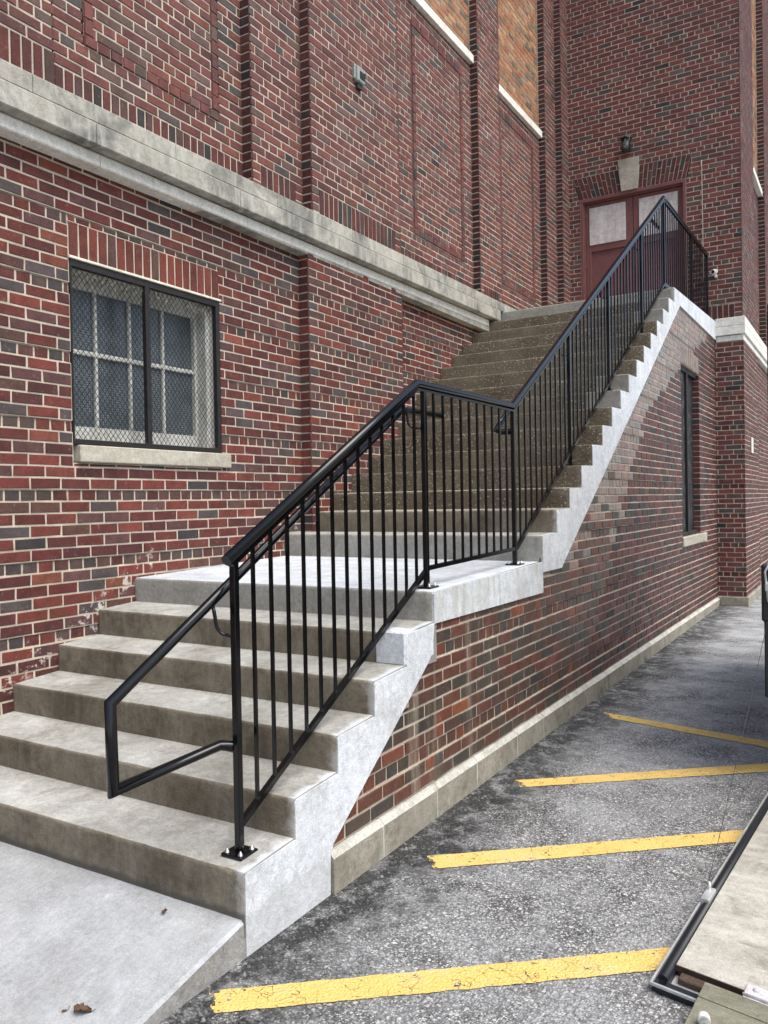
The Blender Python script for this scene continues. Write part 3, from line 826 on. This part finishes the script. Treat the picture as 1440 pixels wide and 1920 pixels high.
# landing, its slab edge standing at the side
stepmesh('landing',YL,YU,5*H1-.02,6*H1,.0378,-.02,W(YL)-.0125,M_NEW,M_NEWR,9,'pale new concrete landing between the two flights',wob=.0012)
mb=MB()
pf=[(YL,.898),(YU-.004,.890),(YU-.004,6*H1+.0375),(YL+.010,6*H1-.001),(YL,6*H1-.012)]
mb.prism(pf,-.012,.004,lambda y,z,x:(W(y)+x,y,z))
part(mb,'landing_edge',M_FASC,st)
for i in range(16):
    y0=YU+i*T2; zb=(un(i-1) if i else 6*H1)-.03
    if i<15:
        grey=i in (0,); half=i in (1,)
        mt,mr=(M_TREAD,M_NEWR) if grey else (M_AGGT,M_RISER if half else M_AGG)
        stepmesh('step',y0,y0+T2,zb,un(i),.008,-.02,W(y0)-SW,mt,mr,20+i,'grey smooth bottom step of the upper flight' if grey else None,wob=.003)
    else:
        stepmesh('top_landing',y0,YE+.2,un(14)-.0 if False else 3.876,un(i),.03,-.02,W(YT)-.002,M_TREAD,M_NEWR,40)
# patched ends of some upper steps
for i in (7,8,13,14):
    mb=MB(); y0=YU+i*T2
    mb.bbox(W(y0)-SW-.32,W(y0)-SW+.0015,y0-.004,y0+.10,(un(i-1)+.012),un(i)+.0015,.006); part(mb,'patch',M_NEWR,st,'smooth grey repair at the outer end of upper steps')
mb=MB(); y0=4*T1; mb.bbox(2.105,W(y0)+.003,y0-.007,y0+T1-.002,4*H1+.014,5*H1+.0075,.009)
part(mb,'patch',M_WHITE,st,'pale repaired block at the outer end of the fifth step')
# white rendered strings
def stringer(poly,name):
    mb=MB(); 
    mb.prism(poly,-.03,.004,lambda y,z,x:(W(y)+x+.002*noise.noise((y*3,z*3,1)),y,z))
    part(mb,name,M_WHITE,st)
p=[(.005,-.17)]
for i in range(5):
    p+= [(i*T1+.006,(i+1)*H1-.016),(i*T1+.016,(i+1)*H1-.005),((i+1)*T1+.006,(i+1)*H1+.011)]
p+=[(YL+.001,.90),(1.515,.745),(1.455,.695)]
for k in range(9):
    t=(k+1)/9.; p.append((1.455+(.575-1.455)*t,.695+(.075-.695)*t+.006*noise.noise((t*9,2,2))))
p+=[(.556,.035),(.548,-.17)]
stringer(p,'stringer')
p=[(YU+.0,1.035)]
for i in range(16):
    y=YU+i*T2
    p+=[(y+.005+.012*noise.noise((y*9,1,3)),un(i)-.016+.006*noise.noise((y*7,2,3))),(y+.014,un(i)-.004)]
    if i<15: p.append((y+T2+.005+.006*noise.noise((y*9,4,3)),un(i)+.004))
p+=[(YE-.025,4.128),(YE-.025,3.855),(8.02,3.868),(3.605,1.050),(3.59,1.035)]
stringer(p,'stringer')
mb=MB(); 
mb.prism([(YT+.03,3.95),(YE-.025,3.95),(YE-.025,4.127),(YT+.03,un(15)+.002)],-.10,-.004,lambda y,z,x:(W(y)+x,y,z))
part(mb,'curb',M_WHITE,st)

# ================================================================== brick wall under the stairs
sw=empty('brick_wall','brown and red brick wall under the staircase with a narrow dark window','wall')
OFF=-.016
FF=Frame((W0+OFF,0,0),(K,1,0),(1,-K,0))
CF=.0727; ZF=.050
FW=(8.085,9.245,1.052,3.190)
def low(y):      # underside of the concrete above the bricks
    if y<.555: return -.2
    if y<1.455: return .035+(y-.555)*.733
    if y<YL+.003: return .74
    if y<YU: return .89
    if y<3.6: return 1.05
    if y<8.02: return 1.05+(y-3.605)*.638
    return 3.868
def cullf(l,r,za,zb,solid):
    return zb>max(low(l),low(r))+(.07 if solid else .09) and (za>max(low(l),low(r))+.02 or zb>max(low(l),low(r))+.13)
HROWS={2,9,16,22,28,34,40,46,52}
def edge_new(z): return 3.98+.97*z if z<2.45 else 6.36+(z-2.45)*2.6
def colf(y,z,H):
    new = y < edge_new(z)
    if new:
        t=max(0,min(1,(z-.9)/1.0)) if y>3.2 else 0  # share of sheen-painted pale bricks rises with height
        return ((P_NEW_SHEEN if R.random()<t else P_NEW)(), R.uniform(.26,.40))
    return ((P_LOWH if (H and R.random()<.5) else P_OLD)(), R.uniform(.42,.6))
mb=MB()
for (ya,yb,tol) in ((.50,YL+.003,0),(YL+.003,YU-.003,1),(YU-.003,YE-.002,0)):
    lo=lambda y: low(min(yb-.003,max(ya+.003,y)))
    lim=lambda l,r: (.955 if tol else max(lo(l),lo(r))+.085)
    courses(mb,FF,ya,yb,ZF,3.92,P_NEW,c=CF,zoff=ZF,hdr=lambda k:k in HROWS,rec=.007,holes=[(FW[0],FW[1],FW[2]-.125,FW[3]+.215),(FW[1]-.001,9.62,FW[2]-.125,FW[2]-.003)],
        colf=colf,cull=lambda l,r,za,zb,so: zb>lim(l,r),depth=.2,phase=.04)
soldiers(mb,FF,FW[0],FW[1],FW[3],FW[3]+.215,P_NEW_SHEEN,depth=.2,ro=.5)
FRV=Frame(FF.p(FW[1],0,0),(-1,0,0),(0,-1,0))
courses(mb,FRV,.0,.13,FW[2],FW[3],P_OLD,c=CF,zoff=ZF,hdr=lambda k:False,depth=.02,ext=(.005,0))
part(mb,'brickwork',[M_BRICKF,M_MORTF],sw,recalc=False)
mb=MB()
def fw(u,z,d): return FF.p(u,z,d)
def fbox(u0,u1,z0,z1,d0,d1,b=.004):
    M=Matrix(((FF.U.x,FF.N.x,0,FF.O.x),(FF.U.y,FF.N.y,0,FF.O.y),(0,0,1,0),(0,0,0,1)))
    mb.bbox(u0,u1,d0,d1,z0,z1,b,M=M)
y=.548
i=0
pw=[.42,.55,.5,.62,.48,.58]
while y<YE-.04:
    e=min(YE-.036,y+pw[i%6]); i+=1
    # block with a weathered sloping top
    q=[(-.1,-.35),(.036,-.35),(.034,.018),(.014,.044),(-.1,.050)]
    r0=[FF.p(y+.008,z,d) for d,z in q]; r1=[FF.p(e-.008,z+.004*noise.noise((e,0,0)),d) for d,z in q]
    mb.grid([r0,r1],lambda a,b:1 if b in(2,3) else 0,closed=True,sm=False); mb.face(r0); mb.face(r1[::-1]); y=e
r0=[FF.p(.56,z,d) for d,z in ((-.1,-.3),(.0342,-.3),(.0325,.0165),(.0125,.042),(-.1,.047))]; r1=[FF.p(YE-.05,z,d) for d,z in ((-.1,-.3),(.0342,-.3),(.0325,.0165),(.0125,.042),(-.1,.047))]
mb.grid([r0,r1],1,closed=True,sm=False)
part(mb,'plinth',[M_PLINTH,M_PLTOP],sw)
mb=MB()
fbox(FW[0]+.002,FW[0]+.05,FW[2],FW[3],-.06,-.015); fbox(FW[1]-.05,FW[1]-.002,FW[2],FW[3],-.11,-.08); fbox(FW[0]+.04,FW[1]-.04,FW[3]-.06,FW[3]-.001,-.10,-.03); fbox(FW[0]+.04,FW[1]-.04,FW[2]+.001,FW[2]+.05,-.10,-.03)
fbox(8.60,8.67,FW[2],FW[3],-.08,-.03)
w2=part(mb,'window',M_BLACKM,sw,'tall narrow window closed with dark weathered screens')
mb=MB(); fbox(FW[0]+.03,8.62,FW[2]+.02,FW[3]-.02,-.09,-.06); part(mb,'panel',M_DKS,w2)
mb=MB(); fbox(8.65,FW[1]-.01,FW[2]+.02,FW[3]-.02,-.11,-.085); part(mb,'panel',M_DKS,w2)
mb=MB(); fbox(FW[0]-.03,9.62,FW[2]-.122,FW[2]-.004,-.12,.024,.008); part(mb,'sill',M_SILL,w2)

# ================================================================== railing
rl=empty('guard_railing','black steel railing with thin balusters climbing the open side of the stairs','railing')
def rx(y): return 2.150+.012*(y-.1)*(1 if y<3 else 0)+(.0348+ (y-3)*.0075 if y>=3 else 0)
PY=[.118,1.682,2.955,4.17,5.325,6.61,7.725]
def top(y):     # centre line of the top rail
    if y<=1.60: return 1.350+(y-.10)*.5635
    if y<=2.945: return 2.195+.0*(y-1.6)
    if y<=7.72: return 2.197+(y-2.945)*.6085
    return 5.103
def bot(y):
    if y<=1.69: return .290+(y-.118)*.5655
    if y<=2.97: return 1.178+(y-1.69)*.022
    if y<=7.72: return 1.206+(y-2.97)*.6085
    return 4.096+(y-7.72)*.028
def foot(y):
    i=PY.index(y) if y in PY else 9
    return {0:H1+.006,1:6*H1+.003,2:6*H1+.032}.get(i)
mb=MB(); 
P=[(rx(.075),.075,top(.075))]+[(rx(y),y,top(y)) for y in (1.60,2.945,7.722)]+[(2.262,YE-.05,5.125)]
mb.sweep(P,.0232,20)
part(mb,'top_rail',M_BLACK,rl)
mb=MB()
P=[(rx(y),y,top(y)-.033) for y in (.10,1.60,2.945,7.722)]+[(2.262,YE-.05,5.092)]
mb.sweep(P,.006,4,sq=True,rx=2.6)
part(mb,'rail_channel',M_BLACK,rl)
mb=MB()
P=[(rx(y),y,bot(y)) for y in (.118,1.70)]; mb.sweep(P,.012,4,sq=True)
P=[(rx(1.70),1.70,bot(1.75))]+[(rx(y),y,bot(y)) for y in (2.985,)]+[(rx(3.03),3.03,bot(3.03)),(rx(7.722),7.722,bot(7.70)),(2.262,YE-.06,bot(YE))]
mb.sweep(P,.012,4,sq=True)
part(mb,'bottom_rail',M_BLACK,rl)
def post(x,y,z0,z1,plate=True,w=.0145):
    mb=MB(); mb.bbox(x-w,x+w,y-w,y+w,z0,z1,.003)
    p=part(mb,'post',M_BLACK,rl)
    if plate:
        mb=MB(); s=.052
        mb.bbox(x-s,x+s,y-s,y+s,z0-.002,z0+.011,.003)
        pl=part(mb,'base_plate',M_BLACK,p)
        for sx in (-1,1):
            for sy in (-1,1):
                mb=MB(); mb.lathe([(.011,.0),(.011,.003),(.0075,.003),(.0075,.010),(.004,.010),(.004,.016),(.002,.017)],(x+sx*.034,y+sy*.034,z0+.0105),n=8); part(mb,'bolt',M_BOLT,p)
def side_bracket(x,y,z):
    mb=MB(); mb.bbox(x-.004,x+.055,y-.03,y+.03,z-.05,z-.044,.002)
    return mb
for i,y in enumerate(PY):
    x=rx(y)
    if i<3: post(x,y,foot(y),top(y)-.03)
    elif i<6:
        # foot on the tread below
        k=int((y-YU)/T2); post(x,y,un(k)+.004,top(y)-.03,plate=False)
    else: post(x,y,un(15)+.004,top(y)-.03,plate=False)
    if i>=3:
        mb=MB(); zf=(un(min(15,int((y-YU)/T2))))+.003
        mb.bbox(x-.04,x+.04,y-.04,y+.04,zf,zf+.008,.002); part(mb,'base_plate',M_BLACK,rl)
# landing run at the top: line from the corner to the end wall
def lx(y): return rx(7.722)+(2.262-rx(7.722))*(y-7.722)/(YE-.05-7.722)
for y in (9.35,YE-.075): post(lx(y),y,4.06,top(9)-.012,plate=False)
def bal(x,y,z0,z1):
    mb=MB(); w=.0066; mb.box(x-w,x+w,y-w,y+w,z0,z1); part(mb,'baluster',M_BLACK,rl,recalc=False)
def run(y0,y1,n,xf):
    for i in range(1,n+1):
        y=y0+(y1-y0)*i/(n+1); bal(xf(y),y,bot(y),top(y)-.03)
run(PY[0],PY[1],13,rx); run(PY[1],PY[2],10,rx); run(PY[2],PY[3],10,rx); run(PY[3],PY[4],10,rx); run(PY[4],PY[5],10,rx); run(PY[5],PY[6],9,rx)
run(PY[6],9.35,13,lx); run(9.35,YE-.075,9,lx)
# inner grab rails
GX=2.066
mb=MB()
mb.sweep([(rx(.118)-.01,.118,.604),(GX,.112,.600),(GX,-.418,.585),(GX,-.424,.885),(GX,1.615,2.060),(GX,2.08,2.066)],.0205,16)
part(mb,'grab_rail',M_BLACK,rl)
def jbracket(x0,x1,y0,y1,z):
    mb=MB(); P=[(x0,y0,z+.125),(x0+.006,y0+.004,z+.085)]
    for t in range(1,6):
        a=t/5*math.pi/2; P.append((x0+.012+.035*(1-math.cos(a)),y0+(y1-y0)*t/6,z+.05-.045*math.sin(a)))
    P.append((x1,y1,z+.002)); mb.sweep(P,.0075,8); part(mb,'bracket',M_BLACK,rl)
jbracket(GX,rx(.118),.085,.118,1.035); jbracket(GX,rx(1.682),1.66,1.682,1.955)
def gz2(y): return 2.07+(y-2.90)*.6085
mb=MB(); g2=lambda y: rx(y)-.083
mb.sweep([(rx(2.955)-.01,2.955,2.020),(g2(2.93)-.0,2.93,2.020),(g2(3.0),2.86,2.030),(g2(3.1),3.0,gz2(3.0)),(g2(7.35),7.35,gz2(7.35)),(g2(7.7),7.85,gz2(7.38))],.0205,14)
part(mb,'grab_rail',M_BLACK,rl)
for y in PY[3:6]: jbracket(g2(y),rx(y),y-.02,y,gz2(y)-.125)

# ================================================================== small things on the walls
# lantern
ln=empty('wall_lantern','old bronze lantern above the stone keystone over the maroon door','lantern',loc=(1.115,YE-.10,6.90))
mb=MB(); lx0,ly=1.115,YE-.115
mb.bbox(lx0-.045,lx0+.045,YE-.022,YE-.004,6.93,7.10,.004); mb.sweep([(lx0,YE-.02,7.07),(lx0,YE-.06,7.13),(lx0,ly,7.135)],.010,8)
part(mb,'mount',M_BRONZE,ln)
mb=MB()
for sx in (-1,1):
    for sy in (-1,1): mb.sweep([(lx0+sx*.056,ly+sy*.056,6.925),(lx0+sx*.072,ly+sy*.072,7.085)],.007,6)
for z,s in ((6.925,.056),(7.085,.072)):
    for a,b in (((-1,-1),(1,-1)),((1,-1),(1,1)),((1,1),(-1,1)),((-1,1),(-1,-1))): mb.sweep([(lx0+a[0]*s,ly+a[1]*s,z),(lx0+b[0]*s,ly+b[1]*s,z)],.007,6)
for sy in (-1,1): mb.sweep([(lx0-.052,ly+sy*.054,6.93),(lx0+.064,ly+sy*.066,7.08)],.004,6); mb.sweep([(lx0+.052,ly+sy*.054,6.93),(lx0-.064,ly+sy*.066,7.08)],.004,6)
mb.lathe([(.03,-.02),(.055,0),(.05,.01)],(lx0,ly,6.915))
part(mb,'cage',M_BRONZE,ln)
mb=MB(); mb.lathe([(.112,0),(.114,.008),(.05,.045),(.022,.06),(.018,.075),(.004,.085)],(lx0,ly,7.088),n=4); part(mb,'cap',M_BRONZE,ln)
mb=MB(); mb.lathe([(.040,0),(.050,.15)],(lx0,ly,6.93),n=4); part(mb,'glass',M_LGLASS,ln)
# small box on the upper wall
bx=empty('wall_box','small grey metal box fixed high on the brick between the two tall pilasters','wall box',loc=(.176,4.215,5.56))
mb=MB(); mb.bbox(.170,.225,4.150,4.275,5.50,5.645,.008); mb.bbox(.16,.20,4.13,4.16,5.52,5.66,.004); part(mb,'body',M_BOXG,bx)
mb=MB(); mb.bbox(.2255,.232,4.180,4.262,5.53,5.60,.003); part(mb,'cover',M_HOLE,bx)
mb=MB(); mb.bbox(.170,.20,4.185,4.26,5.452,5.499,.004); part(mb,'bracket',M_BRONZE,bx)
# plastic pipe stub beside the railing end
pp=empty('pipe_stub','broken white pipe collar sticking out of the brick beside the railing end','pipe',loc=(2.355,YE,4.85))
mb=MB(); mb.lathe([(.046,0),(.050,.008),(.046,.018),(.034,.020),(.033,.05),(.027,.05),(.027,.01)],(2.352,YE-.004,4.86),(-.35,-1,0)); mb.bbox(2.335,2.400,YE-.034,YE-.005,4.845,4.90,.010); mb.bbox(2.352,2.392,YE-.026,YE-.005,4.775,4.83,.012); part(mb,'collar',M_PVC,pp)
mb=MB(); mb.lathe([(.0265,.0),(.0265,.046)],(2.352,YE-.004,4.86),(-.35,-1,0)); part(mb,'bore',M_HOLE,pp)
mb=MB(); mb.sweep([(2.196+.004*noise.noise((0,z,0)),YE-.010,z) for z in [4.75+i*.1 for i in range(19)]],.0075,6)
tag(mb.build('conduit',M_CAULK),'thin pale conduit running up the brick to the right of the door','conduit')
mb=MB(); mb.bbox(2.742,2.756,11.25,11.46,2.20,2.44,.003); o=mb.build('wall_plate',M_PVC); tag(o,'white blank plate on the side of the far brick corner','wall plate')

# ================================================================== trailer with its ramp down
ang=math.atan2(.108,.994)
TO=Vector((3.645,.528,-.095))
tr=empty('cargo_trailer','black cargo trailer with its plywood ramp door lowered onto the asphalt','trailer',loc=(3.645,.528,-.13))
A=Vector((.108,.994,.062)).normalized(); B=Vector((.985,-.175,-.01)).normalized(); Nn=B.cross(A).normalized()
A=Nn.cross(B).normalized() if False else A
TM=Matrix(((B.x,A.x,Nn.x,TO.x),(B.y,A.y,Nn.y,TO.y),(B.z,A.z,Nn.z,TO.z),(0,0,0,1)))
RL=2.38
mb=MB(); mb.bbox(.030,1.9,.115,RL,-.018,.004,.002,M=TM)
rmp=part(mb,'ramp_door',M_RAMP,tr)
mb=MB(); mb.bbox(.028,1.9,.112,.116,-.019,.0035,.001,M=TM); mb.bbox(.034,1.9,.117,.16,-.037,-.019,.002,M=TM); part(mb,'ramp_edge',M_FLAPE,rmp)
mb=MB(); mb.bbox(.05,1.9,.070,.111,-.037,-.013,.004,M=TM); part(mb,'beam',M_RUST,rmp)
mb=MB(); mb.bbox(-.018,-.011,-.018,RL,-.012,.0,.0015,M=TM); mb.bbox(-.018,1.9,-.023,-.015,-.012,.0,.0015,M=TM); mb.bbox(-.01,1.9,.0,.12,-.040,-.0365,.001,M=TM); part(mb,'metal_frame',M_METAL,rmp)
mb=MB(); mb.sweep([TM@Vector((.012,.03,-.012)),TM@Vector((.012,RL,-.006))],.017,12); mb.bbox(-.014,.03,-.012,RL,-.038,-.013,.003,M=TM); mb.bbox(.0,1.9,-.014,.03,-.038,-.013,.003,M=TM); part(mb,'gasket',M_RUBBER,rmp)
mb=MB(); mb.bbox(.262,.90,.085,.150,.002,.010,.002,M=TM); mb.bbox(.262,.90,.030,.083,.000,.008,.002,M=TM)
mb.sweep([TM@Vector((.262,.084,.010)),TM@Vector((.90,.084,.010))],.006,8)
for x in (.295,.42,.55,.7): mb.lathe([(.010,0),(.010,.004),(.003,.006)],TM@Vector((x,.125,.010)),n=10)
part(mb,'hinge',M_HINGE,rmp)
mb=MB(); FM=TM@Matrix.Rotation(rad(1.6),4,'X')
mb.bbox(.148,1.9,-.62,.052,.004,.021,.002,M=FM); mb.bbox(.150,1.9,-.03,.05,.0212,.0245,.001,M=FM)
part(mb,'ramp_flap',M_FLAP,rmp,'green grey plywood flap folded out at the foot of the ramp')
mb=MB(); q=TM@Vector((.0,.60,.0)); mb.bbox(-.012,.022,.56,.66,-.03,.020,.003,M=TM); mb.lathe([(.006,0),(.006,.05)],TM@Vector((.0,.64,.0)),n=8)
part(mb,'cable_bracket',M_METAL,rmp)
mb=MB(); a=TM@Vector((-.004,.64,.04)); b=Vector((3.785,2.78,.86)); P=[]
for i in range(13):
    t=i/12; v=a.lerp(b,t); v.z-=.02*math.sin(math.pi*t); P.append(v)
mb.sweep(P,.0014,6); mb.sweep([b,Vector((3.80,2.80,.98))],.010,8); part(mb,'cable',M_BRONZE,tr)
mb=MB()
y0=2.80
mb.bbox(3.792,3.90,y0,y0+.12,.30,2.6,.006); mb.bbox(5.55,5.68,y0-.02,y0+.10,.30,2.6,.006); mb.bbox(3.795,5.68,y0,y0+.10,2.5,2.64,.006)
part(mb,'rear_frame',M_BLKBODY,tr)
mb=MB(); mb.bbox(3.752,3.83,y0-.05,y0-.002,.83,1.16,.012); mb.bbox(3.765,3.84,y0-.05,y0-.002,.40,.84,.008); part(mb,'post_guard',M_RUBBER,tr)
mb=MB(); mb.sweep([(3.79,y0-.07,.95),(3.775,y0-.07,1.12),(3.80,y0-.07,1.17),(3.83,y0-.07,1.16)],.006,8); mb.bbox(3.775,3.86,y0-.085,y0-.055,1.01,1.06,.004); part(mb,'latch',M_METAL,tr)
mb=MB(); mb.box(3.82,5.64,y0+.12,y0+3.6,.32,.42); mb.box(3.82,3.86,y0+.12,y0+3.6,.42,2.6); mb.box(5.60,5.64,y0+.12,y0+3.6,.42,2.6); mb.box(3.82,5.64,y0+.12,y0+3.6,2.56,2.60); mb.box(3.86,5.60,y0+3.55,y0+3.6,.42,2.56)
part(mb,'body',M_BLKBODY,tr)
for x in (3.98,5.48):
    mb=MB(); mb.lathe([(.13,-.08),(.21,-.08),(.235,-.055),(.235,.055),(.21,.08),(.13,.08)],(x,y0+2.0,gz(4.8)+.235),(1,0,0),n=28); wh=part(mb,'wheel',M_RUBBER,tr)
    mb=MB(); mb.lathe([(.04,-.06),(.12,-.05),(.13,.06),(.04,.05)],(x,y0+2.0,gz(4.8)+.235),(1,0,0),n=24); part(mb,'rim',M_METAL,wh)
# bottle lying on the flap
bt=empty('plastic_bottle','small clear plastic bottle with a white cap lying on the ramp flap','bottle',loc=(3.862,.26,-.03))
c0=FM@Vector((.205,-.155,.041)); dv=(FM@Vector((.285,-.36,.049))-c0).normalized()
mb=MB(); mb.lathe([(.012,.0),(.013,.01),(.017,.03),(.029,.06),(.030,.16),(.024,.17)],c0,dv,n=18); part(mb,'bottle_body',M_CLEAR,bt)
mb=MB(); mb.lathe([(.004,-.025),(.0175,-.024),(.019,-.018),(.019,-.002),(.0175,.0)],c0,dv,n=20); part(mb,'cap',M_PVC,bt)

# ================================================================== leaves and loose gravel
def leaf(x,y,s,rot,label,curl=.35):
    mb=MB(); n=9; rows=[]
    z=max(slabz(y),gz(y)+.004)+.004
    for i in range(n):
        t=i/(n-1); w=s*.34*math.sin(math.pi*min(1,t*1.02))**.7*(1+.35*math.sin(t*21)); L=(t-.5)*s
        r=[]
        for j in (-1,-.5,0,.5,1):
            lx_=L; ly_=w*j; h=abs(j)**1.5*s*curl*.5+.10*s*math.sin(t*5+j)+.012*s
            ca,sa=math.cos(rot),math.sin(rot)
            r.append((x+lx_*ca-ly_*sa,y+lx_*sa+ly_*ca,z+max(0,h)))
        rows.append(r)
    mb.grid(rows); ca,sa=math.cos(rot),math.sin(rot)
    mb.sweep([(x+s*.5*ca,y+s*.5*sa,z+.004),(x+s*.72*ca,y+s*.74*sa,z+.012)],.0012,5)
    tag(mb.build('dry_leaf',M_LEAF),label,'leaf','dry leaves on the slab')
leaf(2.055,-.553,.060,.5,'curled brown leaf near the bottom edge of the slab',.5)
leaf(1.992,-.573,.022,1.2,'tiny pale leaf scrap beside the curled brown leaf',.2)
leaf(1.94,-.082,.030,2.2,'small dry leaf scrap just in front of the lowest step',.5)
mb=MB()
def pebble(x,y,s):
    z=gz(y)+s*.25; n=R.randint(5,6); a0=R.random()*6
    ring=[(x+s*math.cos(a0+6.283*i/n)*R.uniform(.7,1.1),y+s*math.sin(a0+6.283*i/n)*R.uniform(.7,1.1),z-s*.3) for i in range(n)]
    rt=[(x+(p[0]-x)*.62,y+(p[1]-y)*.62,z+s*R.uniform(.3,.6)) for p in ring]
    k=R.uniform(.35,1.6)
    for i in range(n): mb.face([ring[i],ring[(i+1)%n],rt[(i+1)%n],rt[i]],0,(k,k,k))
    mb.face(rt,0,(k,k,k))
for i in range(1500):
    y=R.uniform(-.9,10.4) if R.random()<.6 else R.uniform(-.9,3.5)
    x=W(max(y,0))+.045+abs(R.gauss(0,.11)) if R.random()<.6 else R.uniform(2.35,3.75)
    if y<.02: x=max(x,2.285)
    pebble(x,y,R.choice((.002,.003,.003,.004,.004,.005,.006,.009)))
o=mb.build('gravel',M_PEB,recalc=False); tag(o,'loose grey gravel strewn along the foot of the wall','gravel',kind='stuff')

# ================================================================== camera and light
cam=bpy.data.cameras.new('camera'); co=bpy.data.objects.new('camera',cam); COL.objects.link(co); scene.camera=co
yaw,pit,rol=.5402966,-.012832,-.0179846
f=Vector((-math.sin(yaw)*math.cos(pit),math.cos(yaw)*math.cos(pit),math.sin(pit))); r=Vector((math.cos(yaw),math.sin(yaw),0)); u=r.cross(f)
r2=math.cos(rol)*r+math.sin(rol)*u; u2=-math.sin(rol)*r+math.cos(rol)*u
co.matrix_world=Matrix(((r2.x,u2.x,-f.x,4.279895),(r2.y,u2.y,-f.y,-2.284108),(r2.z,u2.z,-f.z,1.554343),(0,0,0,1)))
cam.sensor_fit='VERTICAL'; cam.sensor_height=24; cam.lens=1514.771/1920*24; cam.clip_start=.05; cam.clip_end=500
SUN_EL,SUN_AZ=rad(60),rad(98)      # azimuth clockwise from +Y
w=bpy.data.worlds.new('World'); scene.world=w; w.use_nodes=True
nt=w.node_tree; nt.nodes.clear()
sky=nt.nodes.new('ShaderNodeTexSky'); sky.sky_type='NISHITA'; sky.sun_disc=False; sky.sun_elevation=SUN_EL; sky.sun_rotation=SUN_AZ; sky.air_density=1.; sky.dust_density=3.; sky.ozone_density=.35
bg=nt.nodes.new('ShaderNodeBackground'); bg.inputs[1].default_value=.12
ou=nt.nodes.new('ShaderNodeOutputWorld'); nt.links.new(sky.outputs[0],bg.inputs[0]); nt.links.new(bg.outputs[0],ou.inputs[0])
sd=bpy.data.lights.new('sun','SUN'); sd.energy=1.7; sd.angle=rad(45); sd.color=(1,.985,.92)
so=bpy.data.objects.new('sun',sd); COL.objects.link(so)
d=Vector((math.sin(SUN_AZ)*math.cos(SUN_EL),math.cos(SUN_AZ)*math.cos(SUN_EL),math.sin(SUN_EL)))
so.rotation_euler=d.to_track_quat('Z','Y').to_euler(); so.location=(8,-4,14)
vs=scene.view_settings; vs.view_transform='Standard'; vs.look='None'; vs.gamma=1; vs.use_curve_mapping=False; vs.exposure=.95
scene.cycles.max_bounces=6
